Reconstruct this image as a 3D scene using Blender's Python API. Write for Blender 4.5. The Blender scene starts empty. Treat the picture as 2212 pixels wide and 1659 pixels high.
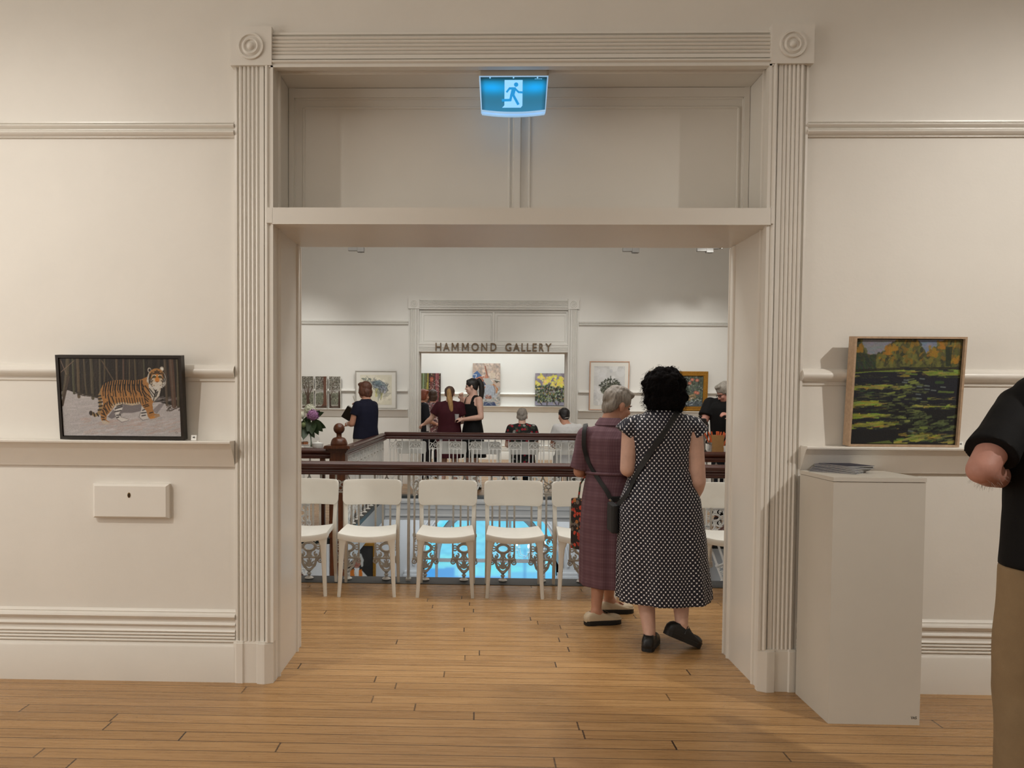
import bpy, bmesh, math, random
import numpy as np
from mathutils import Vector, Matrix, noise as mnoise
random.seed(7); rng = np.random.default_rng(7)
C = bpy.context.scene.collection
PI = math.pi
def lin(c):
    return tuple((v/255/12.92) if v/255 <= 0.04045 else ((v/255+0.055)/1.055)**2.4 for v in c)
# ---------------------------------------------------------------- materials
class NT:
    def __init__(s, mat):
        s.t = mat.node_tree; s.n = s.t.nodes; s.l = s.t.links
    def add(s, typ, **kw):
        nd = s.n.new(typ)
        for k, v in kw.items(): setattr(nd, k, v)
        return nd
    def put(s, sock, v):
        if hasattr(v, 'links'): s.l.new(v, sock)
        else: sock.default_value = v
    def math(s, op, a, b=None, c=None):
        nd = s.add('ShaderNodeMath', operation=op)
        s.put(nd.inputs[0], a)
        if b is not None: s.put(nd.inputs[1], b)
        if c is not None: s.put(nd.inputs[2], c)
        return nd.outputs[0]
    def mix(s, f, a, b, mode='MIX'):
        nd = s.add('ShaderNodeMix', data_type='RGBA', blend_type=mode)
        s.put(nd.inputs[0], f); s.put(nd.inputs[6], a); s.put(nd.inputs[7], b)
        return nd.outputs[2]
    def noise(s, vec, scale, detail=3, rough=.5, mapscale=None):
        if mapscale:
            mp = s.add('ShaderNodeMapping'); s.l.new(vec, mp.inputs[0]); mp.inputs[3].default_value = mapscale; vec = mp.outputs[0]
        nd = s.add('ShaderNodeTexNoise'); s.l.new(vec, nd.inputs['Vector'])
        nd.inputs['Scale'].default_value = scale; nd.inputs['Detail'].default_value = detail; nd.inputs['Roughness'].default_value = rough
        return nd.outputs[0]
    def ramp(s, fac, stops):
        nd = s.add('ShaderNodeValToRGB'); s.l.new(fac, nd.inputs[0]); e = nd.color_ramp.elements
        while len(e) > 1: e.remove(e[-1])
        for k, (p, c) in enumerate(stops):
            el = e[0] if k == 0 else e.new(p)
            el.position = p; el.color = (*c, 1) if len(c) == 3 else c
        return nd.outputs[0]
    def coord(s, which='Object'):
        return s.add('ShaderNodeTexCoord').outputs[which]
def base_mat(name):
    m = bpy.data.materials.new(name); m.use_nodes = True
    t = NT(m); b = t.n['Principled BSDF']
    return m, t, b
def M(name, col, rough=.6, var=.06, scale=8., metal=0., bump=0., bscale=60., stretch=None, spec=.5, trans=0., sheen=0.):
    m, t, b = base_mat(name); co = t.coord()
    c = lin(col)
    n = t.noise(co, scale, 4, .6, stretch)
    dark = tuple(v*(1-var*1.5) for v in c); lite = tuple(min(1, v*(1+var)) for v in c)
    t.l.new(t.ramp(n, [(.3, dark), (.7, lite)]), b.inputs['Base Color'])
    b.inputs['Roughness'].default_value = rough; b.inputs['Metallic'].default_value = metal
    b.inputs['Specular IOR Level'].default_value = spec
    if trans: b.inputs['Transmission Weight'].default_value = trans
    if sheen: b.inputs['Sheen Weight'].default_value = sheen
    if bump:
        bn = t.add('ShaderNodeBump'); bn.inputs['Strength'].default_value = bump; bn.inputs['Distance'].default_value = .01
        t.l.new(t.noise(co, bscale, 4, .6, stretch), bn.inputs['Height']); t.l.new(bn.outputs[0], b.inputs['Normal'])
    return m
def attr_mat(name, rough=.55, emit=0., bump=0.):
    m, t, b = base_mat(name)
    a = t.add('ShaderNodeAttribute'); a.attribute_name = 'paint'
    b.inputs['Roughness'].default_value = rough
    if not emit: t.l.new(a.outputs['Color'], b.inputs['Base Color'])
    else: t.l.new(t.mix(.93, a.outputs['Color'], (0,0,0,1)), b.inputs['Base Color'])
    if emit:
        t.l.new(a.outputs['Color'], b.inputs['Emission Color']); b.inputs['Emission Strength'].default_value = emit
    if bump:
        bn = t.add('ShaderNodeBump'); bn.inputs['Strength'].default_value = bump; bn.inputs['Distance'].default_value = .004
        t.l.new(t.noise(t.coord(), 120, 3), bn.inputs['Height']); t.l.new(bn.outputs[0], b.inputs['Normal'])
    return m
# ---------------------------------------------------------------- mesh builder
class MB:
    def __init__(s): s.v = []; s.f = []
    def quadgrid(s, rows, closed=True, cap0=True, cap1=True):
        n = len(rows[0]); o = len(s.v)
        for r in rows: s.v += [tuple(p) for p in r]
        m = n if closed else n-1
        for i in range(len(rows)-1):
            for j in range(m):
                a = o+i*n+j; b = o+i*n+(j+1) % n
                s.f.append((a, b, b+n, a+n))
        if closed and cap0: s.f.append(tuple(o+j for j in reversed(range(n))))
        if closed and cap1: s.f.append(tuple(o+(len(rows)-1)*n+j for j in range(n)))
        return s
    def box(s, x0, x1, y0, y1, z0, z1, R=None):
        o = len(s.v)
        P = [(x0,y0,z0),(x1,y0,z0),(x1,y1,z0),(x0,y1,z0),(x0,y0,z1),(x1,y0,z1),(x1,y1,z1),(x0,y1,z1)]
        if R is not None: P = [tuple(R @ Vector(p)) for p in P]
        s.v += P
        s.f += [(o,o+3,o+2,o+1),(o+4,o+5,o+6,o+7),(o,o+1,o+5,o+4),(o+1,o+2,o+6,o+5),(o+2,o+3,o+7,o+6),(o+3,o,o+4,o+7)]
        return s
    def rbox(s, x0, x1, y0, y1, z0, z1, r=.005, axis='z', R=None, n=4):
        # box with rounded vertical edges about an axis and softened ends
        def prof(k):
            a = (x1-x0)/2-k; b = (y1-y0)/2-k; rr = max(r-k, 1e-4); out = []
            for cx, cy, a0 in ((1,1,0),(-1,1,PI/2),(-1,-1,PI),(1,-1,1.5*PI)):
                for i in range(n+1):
                    t = a0+PI/2*i/n
                    out.append((cx*(a-rr)+rr*math.cos(t), cy*(b-rr)+rr*math.sin(t)))
            return out
        cx = (x0+x1)/2; cy = (y0+y1)/2; e = min(r*.4, (z1-z0)*.3)
        rows = []
        for z, k in ((z0, e), (z0+e*.3, e*.3), (z0+e, 0), (z1-e, 0), (z1-e*.3, e*.3), (z1, e)):
            row = [Vector((cx+p[0], cy+p[1], z)) for p in prof(k)]
            if R is not None: row = [R @ p for p in row]
            rows.append([tuple(p) for p in row])
        return s.quadgrid(rows)
    def loft(s, rings, n=28, fn=None):
        # rings: (cx,cy,z,rx,ry)
        rows = []
        for k, (cx, cy, z, rx, ry) in enumerate(rings):
            row = []
            for j in range(n):
                t = 2*PI*j/n; m = fn(t, z) if fn else 1.
                row.append((cx+rx*m*math.cos(t), cy+ry*m*math.sin(t), z))
            rows.append(row)
        return s.quadgrid(rows)
    def lathe(s, prof, c=(0,0,0), axis='z', n=24):
        rows = []
        for r, h in prof:
            row = []
            for j in range(n):
                t = 2*PI*j/n; a, b = max(r, 1e-4)*math.cos(t), max(r, 1e-4)*math.sin(t)
                p = (a, b, h) if axis == 'z' else ((a, h, -b) if axis == 'y' else (h, a, b))
                row.append((c[0]+p[0], c[1]+p[1], c[2]+p[2]))
            rows.append(row)
        return s.quadgrid(rows)
    def tube(s, pts, rad, n=8, closed=False, flat=1., cap=True):
        pts = [Vector(p) for p in pts]; N = len(pts)
        rad = [rad]*N if not hasattr(rad, '__len__') else rad
        rows = []; up = None
        for i, p in enumerate(pts):
            if closed: d = pts[(i+1) % N]-pts[i-1]
            else: d = pts[min(i+1, N-1)]-pts[max(i-1, 0)]
            d = d.normalized() if d.length > 1e-9 else Vector((0,0,1))
            if up is None:
                up = Vector((0,1,0)) if abs(d.y) < .9 else Vector((1,0,0))
            sx = d.cross(up)
            if sx.length < 1e-5: sx = d.orthogonal()
            sx.normalize(); uy = sx.cross(d).normalized(); up = uy
            rows.append([tuple(p+sx*rad[i]*math.cos(2*PI*j/n)+uy*rad[i]*flat*math.sin(2*PI*j/n)) for j in range(n)])
        if closed: rows.append(rows[0]); return s.quadgrid(rows, True, False, False)
        return s.quadgrid(rows, True, cap, cap)
    def sph(s, c, r, n=16, m=10, R=None):
        r = (r, r, r) if not hasattr(r, '__len__') else r
        rows = []
        for i in range(m+1):
            ph = -PI/2+PI*i/m; cr = max(math.cos(ph), 1e-3)
            row = []
            for j in range(n):
                t = 2*PI*j/n; p = Vector((r[0]*cr*math.cos(t), r[1]*cr*math.sin(t), r[2]*math.sin(ph)))
                if R is not None: p = R @ p
                row.append((c[0]+p.x, c[1]+p.y, c[2]+p.z))
            rows.append(row)
        return s.quadgrid(rows)
    def limb(s, pts, rad, n=14):
        # tapered limb, joints rounded
        pts = [Vector(p) for p in pts]
        for i, p in enumerate(pts): s.sph(p, rad[i], n, 8)
        for i in range(len(pts)-1):
            if (pts[i+1]-pts[i]).length > 1e-4: s.tube([pts[i], pts[i+1]], [rad[i], rad[i+1]], n)
        return s
    def extr(s, prof, a, b, axis='x'):
        # prof of (u,v): axis x: (y,z) from x=a..b ; axis z: (x,y) ; axis y: (x,z)
        mk = {'x': lambda q, p: (q, p[0], p[1]), 'z': lambda q, p: (p[0], p[1], q), 'y': lambda q, p: (p[0], q, p[1])}[axis]
        return s.quadgrid([[mk(a, p) for p in prof], [mk(b, p) for p in prof]])
    def plate(s, poly, y0, y1):
        # polygon in (x,z) extruded in y
        return s.quadgrid([[(p[0], y0, p[1]) for p in poly], [(p[0], y1, p[1]) for p in poly]])
    def xf(s, Mx, start=0):
        s.v[start:] = [tuple(Mx @ Vector(p)) for p in s.v[start:]]; return s
    def mesh(s, name):
        me = bpy.data.meshes.new(name); me.from_pydata(s.v, [], s.f)
        bm = bmesh.new(); bm.from_mesh(me); bmesh.ops.recalc_face_normals(bm, faces=bm.faces); bm.to_mesh(me); bm.free()
        return me
    def build(s, name, mat, parent=None, smooth=None, loc=None, world=False):
        me = s.mesh(name)
        return link(name, me, mat, parent, smooth, loc)
def link(name, me, mat, parent=None, smooth=None, loc=None):
    o = bpy.data.objects.new(name, me); C.objects.link(o)
    if mat is not None:
        me.materials.clear(); me.materials.append(mat)
    if loc is not None: o.location = loc
    if parent is not None:
        o.parent = parent
    if smooth: shade(me, smooth)
    return o
def shade(me, ang=40):
    me.polygons.foreach_set('use_smooth', [True]*len(me.polygons))
    if ang is True or ang >= 180: return
    bm = bmesh.new(); bm.from_mesh(me); lim = math.radians(ang)
    for e in bm.edges:
        if len(e.link_faces) == 2: e.smooth = e.calc_face_angle(0) < lim
    bm.to_mesh(me); bm.free()
def tag(o, label=None, cat=None, group=None, kind=None):
    if label: o['label'] = label
    if cat: o['category'] = cat
    if group: o['group'] = group
    if kind: o['kind'] = kind
    return o
def thing(name, label, cat, loc=(0,0,0), rz=0, group=None):
    o = bpy.data.objects.new(name, None); C.objects.link(o); o.empty_display_size = .1
    o.location = loc; o.rotation_euler = (0,0,rz)
    return tag(o, label, cat, group)
def struct(o): o['kind'] = 'structure'; return o
def copy_tree(o, parent=None):
    c = o.copy(); C.objects.link(c)
    if parent is not None: c.parent = parent
    for ch in list(o.children): copy_tree(ch, c)
    return c
def arc(cx, cz, r, a0, a1, n=10, y=0, rz=None):
    rz = r if rz is None else rz
    return [(cx+r*math.cos(math.radians(a0+(a1-a0)*i/n)), y, cz+rz*math.sin(math.radians(a0+(a1-a0)*i/n))) for i in range(n+1)]
def fuse(mb, voxel, smooth, name, mat, parent, disp=None, sh=180):
    me = mb.mesh('tmp'); o = bpy.data.objects.new('tmp', me); C.objects.link(o)
    r = o.modifiers.new('r', 'REMESH'); r.mode = 'VOXEL'; r.voxel_size = voxel; r.use_smooth_shade = True
    if smooth:
        sm = o.modifiers.new('s', 'SMOOTH'); sm.factor = .5; sm.iterations = smooth
    dg = bpy.context.evaluated_depsgraph_get(); dg.update()
    out = bpy.data.meshes.new_from_object(o.evaluated_get(dg))
    bpy.data.objects.remove(o); bpy.data.meshes.remove(me)
    out.name = name
    if disp:
        n = len(out.vertices); co = np.empty(n*3, 'f'); no = np.empty(n*3, 'f')
        out.vertices.foreach_get('co', co); out.vertex_normals.foreach_get('vector', no)
        co = co.reshape(-1, 3); no = no.reshape(-1, 3)
        d = np.array([disp(Vector(p), Vector(q)) for p, q in zip(co, no)], 'f')
        co += no*d[:, None]; out.vertices.foreach_set('co', co.ravel()); out.update()
    return link(name, out, mat, parent, sh)
# ---------------------------------------------------------------- painter (a painted picture becomes vertex colour of a canvas)
class Paint:
    def __init__(s, w, h, bg, box=None, k=1.):
        s.k = k; w, h = int(w*k), int(h*k)
        s.w, s.h = w, h; s.a = np.zeros((h, w, 3), 'f'); s.a[:] = np.array(bg)/255.
        s.q = box  # quad of zoom pixels: (xl_top,xr_top,y_top,xl_bot,xr_bot,y_bot)
        s.yy, s.xx = np.mgrid[0:h, 0:w].astype('f')
    def uv(s, p):
        if s.q is None: return p[0]*s.w, p[1]*s.h
        lt, rt, yt, lb, rb, yb = s.q; v = (p[1]-yt)/(yb-yt); l = lt+(lb-lt)*v; r = rt+(rb-rt)*v
        return (p[0]-l)/(r-l)*s.w, v*s.h
    def _blend(s, m, col, sl):
        col = np.array(col)/255.; s.a[sl] = s.a[sl]*(1-m[..., None])+col*m[..., None]
    def poly(s, pts, col, al=1., soft=.8):
        P = np.array([s.uv(p) for p in pts]); x0, y0 = np.floor(P.min(0)-1).astype(int); x1, y1 = np.ceil(P.max(0)+2).astype(int)
        x0, y0, x1, y1 = max(x0, 0), max(y0, 0), min(x1, s.w), min(y1, s.h)
        if x1 <= x0 or y1 <= y0: return
        X = s.xx[y0:y1, x0:x1]+.5; Y = s.yy[y0:y1, x0:x1]+.5; ins = np.zeros(X.shape, bool)
        for i in range(len(P)):
            (ax, ay), (bx, by) = P[i], P[i-1]
            if abs(ay-by) < 1e-9: continue
            c = ((ay > Y) != (by > Y)) & (X < (bx-ax)*(Y-ay)/(by-ay)+ax); ins ^= c
        s._blend(ins.astype('f')*al, col, (slice(y0, y1), slice(x0, x1)))
    def line(s, pts, w, col, al=1., w2=None):
        P = [s.uv(p) for p in pts]; N = len(P)-1
        for i in range(N):
            (ax, ay), (bx, by) = P[i], P[i+1]; ww = (w if w2 is None else w+(w2-w)*(i+.5)/N)*s.k
            p = ww+1; x0, x1 = max(int(min(ax, bx)-p), 0), min(int(max(ax, bx)+p+1), s.w); y0, y1 = max(int(min(ay, by)-p), 0), min(int(max(ay, by)+p+1), s.h)
            if x1 <= x0 or y1 <= y0: continue
            X = s.xx[y0:y1, x0:x1]+.5; Y = s.yy[y0:y1, x0:x1]+.5; dx, dy = bx-ax, by-ay; L = dx*dx+dy*dy+1e-9
            t = np.clip(((X-ax)*dx+(Y-ay)*dy)/L, 0, 1); d = np.hypot(X-ax-t*dx, Y-ay-t*dy)
            s._blend(np.clip(ww/2-d+.5, 0, 1)*al, col, (slice(y0, y1), slice(x0, x1)))
    def dot(s, p, rx, ry, col, al=1., ang=0):
        rx, ry = rx*s.k, ry*s.k; cx, cy = s.uv(p); r = max(rx, ry)+1; x0, x1, y0, y1 = max(int(cx-r), 0), min(int(cx+r+2), s.w), max(int(cy-r), 0), min(int(cy+r+2), s.h)
        if x1 <= x0 or y1 <= y0: return
        X = s.xx[y0:y1, x0:x1]+.5-cx; Y = s.yy[y0:y1, x0:x1]+.5-cy; c, q = math.cos(ang), math.sin(ang); X, Y = X*c+Y*q, -X*q+Y*c
        d = np.hypot(X/max(rx, .3), Y/max(ry, .3)); s._blend(np.clip((1-d)*min(rx, ry)+.5, 0, 1)*al, col, (slice(y0, y1), slice(x0, x1)))
    def grain(s, amt, fx=1, fy=1):
        n = rng.normal(0, 1, (s.h//fy+2, s.w//fx+2)); n = np.kron(n, np.ones((fy, fx)))[:s.h, :s.w]
        s.a *= (1+amt*n)[..., None]; s.a = np.clip(s.a, 0, 1)
    def canvas(s, name, mat, parent, W, H, y=0, x0=0, z0=0):
        # vertical canvas facing -y, lower-left corner at (x0,y,z0)
        nx, ny = s.w+1, s.h+1
        X, Z = np.meshgrid(np.linspace(x0, x0+W, nx), np.linspace(z0, z0+H, ny))
        v = np.stack([X.ravel(), np.full(X.size, y), Z.ravel()], 1)
        i = (np.arange(s.h)[:, None]*nx+np.arange(s.w)[None, :]).ravel(); f = np.stack([i, i+1, i+nx+1, i+nx], 1)
        me = bpy.data.meshes.new(name); me.from_pydata(v.tolist(), [], f.tolist())
        g = np.pad(np.clip(s.a[::-1], 0, 1), ((1,1),(1,1),(0,0)), 'edge'); g = (g[1:, 1:]+g[:-1, 1:]+g[1:, :-1]+g[:-1, :-1])/4
        a = g.reshape(-1, 3); l = np.where(a <= .04045, a/12.92, ((a+.055)/1.055)**2.4)
        col = np.ones((len(l), 4), 'f'); col[:, :3] = l
        at = me.color_attributes.new('paint', 'FLOAT_COLOR', 'POINT'); at.data.foreach_set('color', col.ravel())
        return link(name, me, mat, parent)
# ---------------------------------------------------------------- camera
cam = bpy.data.cameras.new('camera'); co = bpy.data.objects.new('camera', cam); C.objects.link(co)
cam.sensor_width = 36; cam.sensor_fit = 'HORIZONTAL'; cam.lens = 1650/2212*36; cam.shift_x = (1106-992.73)/2212; cam.shift_y = (918.85-829.5)/2212
cam.clip_start = .05; cam.clip_end = 200
co.location = (0, -3.8633, 1.45)
co.matrix_world = Matrix.Translation((0, -3.8633, 1.45)) @ Matrix.Rotation(.0247, 4, 'Z') @ Matrix.Rotation(PI/2-.0326, 4, 'X') @ Matrix.Rotation(.0074, 4, 'Z')
bpy.context.scene.camera = co
# ---------------------------------------------------------------- materials of the place
wall_mat = M('cream_wall_paint', (226,221,212), .55, .02, 2.5, bump=.06, bscale=35)
hall_mat = M('white_hall_paint', (216,214,208), .6, .015, 2.)
trim_mat = M('gloss_cream_trim_paint', (226,221,212), .3, .015, 3., bump=.03, bscale=50)
ceil_mat = M('ceiling_paint', (225,222,215), .8, .01, 2.)
low_mat = M('grey_white_lower_paint', (180,182,183), .6, .03, 2.)
grey_mat = M('dark_grey_kerb_paint', (62,64,65), .5, .06, 6.)
green_mat = M('green_black_kerb_paint', (26,33,32), .4, .06, 6.)
iron_mat = M('cream_painted_cast_iron', (206,203,196), .38, .05, 30., bump=.1, bscale=160)
wood_mat = M('dark_mahogany_varnish', (66,30,20), .3, .35, 6., stretch=(.6,14,14), spec=.5)
woody_mat = M('dark_mahogany_varnish_side', (66,30,20), .3, .35, 6., stretch=(14,.6,14), spec=.5)
newel_mat = M('brown_newel_varnish', (84,44,22), .3, .35, 7., stretch=(10,10,.8))
white_plastic = M('white_chair_plastic', (226,224,216), .42, .012, 5.)
black_mat = M('matte_black', (14,14,15), .55, .1, 20.)
brass_mat = M('aged_brass', (120,92,52), .4, .2, 40., metal=.8)
def floor_material():
    m, t, b = base_mat('varnished_floor_boards')
    sp = t.add('ShaderNodeSeparateXYZ'); t.l.new(t.coord(), sp.inputs[0]); x, y = sp.outputs[0], sp.outputs[1]
    W, L = .088, 2.1
    yr = t.math('DIVIDE', y, W); row = t.math('FLOOR', yr); fy = t.math('FRACT', yr)
    wn = t.add('ShaderNodeTexWhiteNoise', noise_dimensions='1D'); t.l.new(row, wn.inputs['W'])
    xs = t.math('MULTIPLY_ADD', wn.outputs[0], 7.3, t.math('DIVIDE', x, L)); cell = t.math('FLOOR', xs); fx = t.math('FRACT', xs)
    cv = t.add('ShaderNodeCombineXYZ'); t.l.new(row, cv.inputs[0]); t.l.new(cell, cv.inputs[1])
    w2 = t.add('ShaderNodeTexWhiteNoise', noise_dimensions='2D'); t.l.new(cv.outputs[0], w2.inputs['Vector'])
    # grain follows the board: shift the lookup per board
    gv = t.add('ShaderNodeCombineXYZ'); t.l.new(t.math('MULTIPLY_ADD', w2.outputs[0], 37., t.math('MULTIPLY', x, 1.2)), gv.inputs[0])
    t.l.new(t.math('MULTIPLY_ADD', w2.outputs[0], 11., t.math('MULTIPLY', y, 28.)), gv.inputs[1])
    g = t.noise(gv.outputs[0], 2.2, 6, .62); fine = t.noise(gv.outputs[0], 9., 3, .6)
    base = t.ramp(w2.outputs[0], [(0, lin((150,114,72))), (.35, lin((166,128,82))), (.7, lin((178,138,90))), (1, lin((192,152,102)))])
    c = t.mix(.55, base, t.ramp(g, [(.28, lin((124,90,54))), (.5, lin((172,132,86))), (.72, lin((198,158,108)))]))
    c = t.mix(t.math('MULTIPLY', t.math('GREATER_THAN', fine, .66), .18), c, (*lin((104,70,40)), 1))
    # specks and old nail marks
    sn = t.noise(t.coord(), 75., 2, .5, (1, 1, 1)); c = t.mix(t.math('MULTIPLY', t.math('GREATER_THAN', sn, .735), .6), c, (*lin((70,46,28)), 1))
    big = t.noise(t.coord(), .8, 3); c = t.mix(t.math('MULTIPLY', big, .22), c, (*lin((126,88,54)), 1))
    gapy = t.math('LESS_THAN', fy, .05); gapx = t.math('LESS_THAN', fx, .0035)
    gap = t.math('MAXIMUM', gapy, gapx)
    gn = t.math('MULTIPLY', gap, t.math('MULTIPLY_ADD', wn.outputs[0], .35, .65))
    c = t.mix(gn, c, (*lin((44,28,16)), 1)); t.l.new(c, b.inputs['Base Color'])
    r = t.math('MULTIPLY_ADD', g, .16, .2); t.l.new(r, b.inputs['Roughness']); b.inputs['Specular IOR Level'].default_value = .42
    bn = t.add('ShaderNodeBump'); bn.inputs['Strength'].default_value = .25; bn.inputs['Distance'].default_value = .004
    hgt = t.math('SUBTRACT', t.math('MULTIPLY', t.noise(t.coord(), 5., 2), .25), gn); t.l.new(hgt, bn.inputs['Height']); t.l.new(bn.outputs[0], b.inputs['Normal'])
    return m
floor_mat = floor_material()
# ---------------------------------------------------------------- floors and shell
YW, T = 0., .555
XJL, XJR = -1.035, 1.425
f = MB()
for q in ((-5.5,6,-7.5,2.33),(-5.5,-3.2,2.33,4.0),(3.4,6,2.33,4.0),(-5.5,-1.42,4.0,7.62),(1.55,6,4.0,7.62),(-5.5,6,7.62,15.2)): f.box(*q, -.35, 0)
struct(f.build('floor', floor_mat))
k = MB(); k.box(-3.2,3.4,2.105,2.335,0,.004)
struct(k.build('trim_1', grey_mat))
k = MB()
k.box(-3.2,-1.40,3.985,4.16,-.05,.008).box(1.53,3.4,3.985,4.16,-.05,.008).box(-1.56,-1.405,4.16,7.62,-.05,.008).box(1.535,1.69,4.16,7.62,-.05,.008).box(-1.56,1.69,7.605,7.78,-.06,.008)
struct(k.build('trim_2', green_mat))
# cream fascia of the void below the floor edge
k = MB()
pf = [(7.62,-.02),(7.57,-.07),(7.57,-.1),(7.60,-.12),(7.60,-.16),(7.585,-.17),(7.585,-.19),(7.60,-.2),(7.60,-.27),(7.58,-.285),(7.58,-.30),(7.605,-.32),(7.605,-.35),(7.7,-.35),(7.7,-.02)]
k.extr(pf, -1.42, 1.55)
k.box(-1.44,-1.40,4.0,7.62,-.34,-.05).box(1.53,1.57,4.0,7.62,-.34,-.05).box(-3.2,-1.42,3.98,4.02,-.42,-.05).box(1.55,3.4,3.98,4.02,-.62,-.05)
k.box(-1.42,1.55,7.6,7.66,-.36,-.34)
struct(k.build('trim_3', low_mat))
w = MB(); w.box(-5.5,XJL-.005,YW,T,0,4.6).box(XJR+.005,6,YW,T,0,4.6).box(XJL-.005,XJR+.005,YW,T,3.12,4.6)
wf = struct(w.build('wall_front', wall_mat))
w = MB(); w.box(-5.6,-5.5,-7.5,0,0,4.6); struct(w.build('wall_left', wall_mat))
w = MB(); w.box(6,6.1,-7.5,0,0,4.6); struct(w.build('wall_right', wall_mat))
w = MB(); w.box(-5.6,6.1,-7.6,-7.5,0,4.6); struct(w.build('wall_back', wall_mat))
w = MB(); w.box(-5.6,6.1,-7.6,T,4.5,4.6); struct(w.build('ceiling', ceil_mat))
w = MB(); w.box(-5.6,6.1,T,9.8,5.2,5.3).box(-5.6,6.1,9.3,15.6,4.6,4.7); struct(w.build('ceiling_hall', ceil_mat))
w = MB(); w.box(-5.6,-5.5,T,15.2,0,5.3); struct(w.build('wall_hall_left', hall_mat))
w = MB(); w.box(6,6.1,T,15.2,0,5.3); struct(w.build('wall_hall_right', hall_mat))
w = MB(); w.box(-5.6,6.1,.3,T+.002,4.5,5.3); struct(w.build('wall_hall_near', hall_mat))
YF = 9.31
w = MB(); w.box(-5.5,-1.04,YF,YF+.5,0,5.3).box(1.53,6,YF,YF+.5,0,5.3).box(-1.04,1.53,YF,YF+.5,3.03,5.3)
struct(w.build('wall_hall_far', hall_mat))
gal_mat = M('bright_gallery_paint', (238,237,230), .6, .01, 2.)
w = MB(); w.box(-5.5,6,15.0,15.2,0,4.7); struct(w.build('wall_gallery_far', gal_mat))
# ---------------------------------------------------------------- mouldings of the near wall
def half_round(z0, z1, p, n=8):
    zc, r = (z0+z1)/2, (z1-z0)/2
    return [(0, z0)]+[(-p*math.cos(a)**.7 if math.cos(a) > 0 else 0, zc+r*math.sin(a)) for a in [(-PI/2+PI*i/n) for i in range(1, n)]]+[(0, z1)]
def runs(name, prof, xs, mat, y=0., kind=True):
    k = MB()
    for x0, x1 in xs: k.extr([(y+p[0], p[1]) for p in prof], x0, x1)
    o = k.build(name, mat); struct(o); shade(o.data, 35); return o
NX = [(-5.5, -1.236), (1.606, 6)]
dado = [(0,1.535),(-.008,1.54),(-.01,1.556)]+[(-.012-.03*math.sin(PI*i/8)**.8, 1.556+.064*i/8) for i in range(9)]+[(0,1.622)]
runs('trim_4', dado, NX, trim_mat)
prail = [(0,2.762),(-.012,2.763)]+[(-.012-.022*math.sin(PI*i/6), 2.766+.032*i/6) for i in range(7)]+[(-.014,2.80)]+[(-.014-.018*math.sin(PI*i/6), 2.803+.026*i/6) for i in range(7)]+[(-.02,2.832),(-.02,2.838),(0,2.841)]
runs('trim_5', prail, NX, trim_mat)
ledge = [(0,1.102),(-.014,1.104),(-.017,1.112),(-.088,1.222),(-.098,1.225),(-.1,1.233),(-.096,1.238),(0,1.238)]
runs('trim_6', ledge, NX, trim_mat)
bb = [(0,0),(-.034,0),(-.034,.178),(-.03,.186),(-.022,.190),(-.02,.197)]
for i in range(4): bb += [(-.016,.2+.0165*i),(-.024,.2035+.0165*i),(-.026,.208+.0165*i),(-.024,.2125+.0165*i)]
bb += [(-.016,.267),(-.016,.285),(-.024,.288),(-.026,.293),(-.018,.298),(-.014,.303),(-.016,.318),(-.026,.326),(-.03,.335),(-.027,.343),(-.014,.347),(-.012,.352),(-.014,.357),(-.01,.362),(-.006,.366),(0,.368)]
runs('baseboard_front', bb, NX, trim_mat)
# far wall of the hall and gallery wall
FX = [(-5.5, -1.22), (1.705, 6)]
sh = lambda pr, dz, fz=1.: [(p[0]*fz, p[1]+dz) for p in pr]
runs('trim_7', sh(dado, .02, 1.3), FX, hall_mat, YF)
runs('trim_8', sh(prail, -.025, 1.3), FX, hall_mat, YF)
runs('trim_9', sh(ledge, .055), FX, hall_mat, YF)
runs('baseboard_hall_far', bb, FX, hall_mat, YF)
runs('trim_10', sh(dado, .025, 1.5), [(-5.5, 6)], gal_mat, 15.)
runs('trim_11', sh(ledge, .08), [(-5.5, 6)], gal_mat, 15.)
runs('baseboard_gallery', bb, [(-5.5, 6)], gal_mat, 15.)
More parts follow.
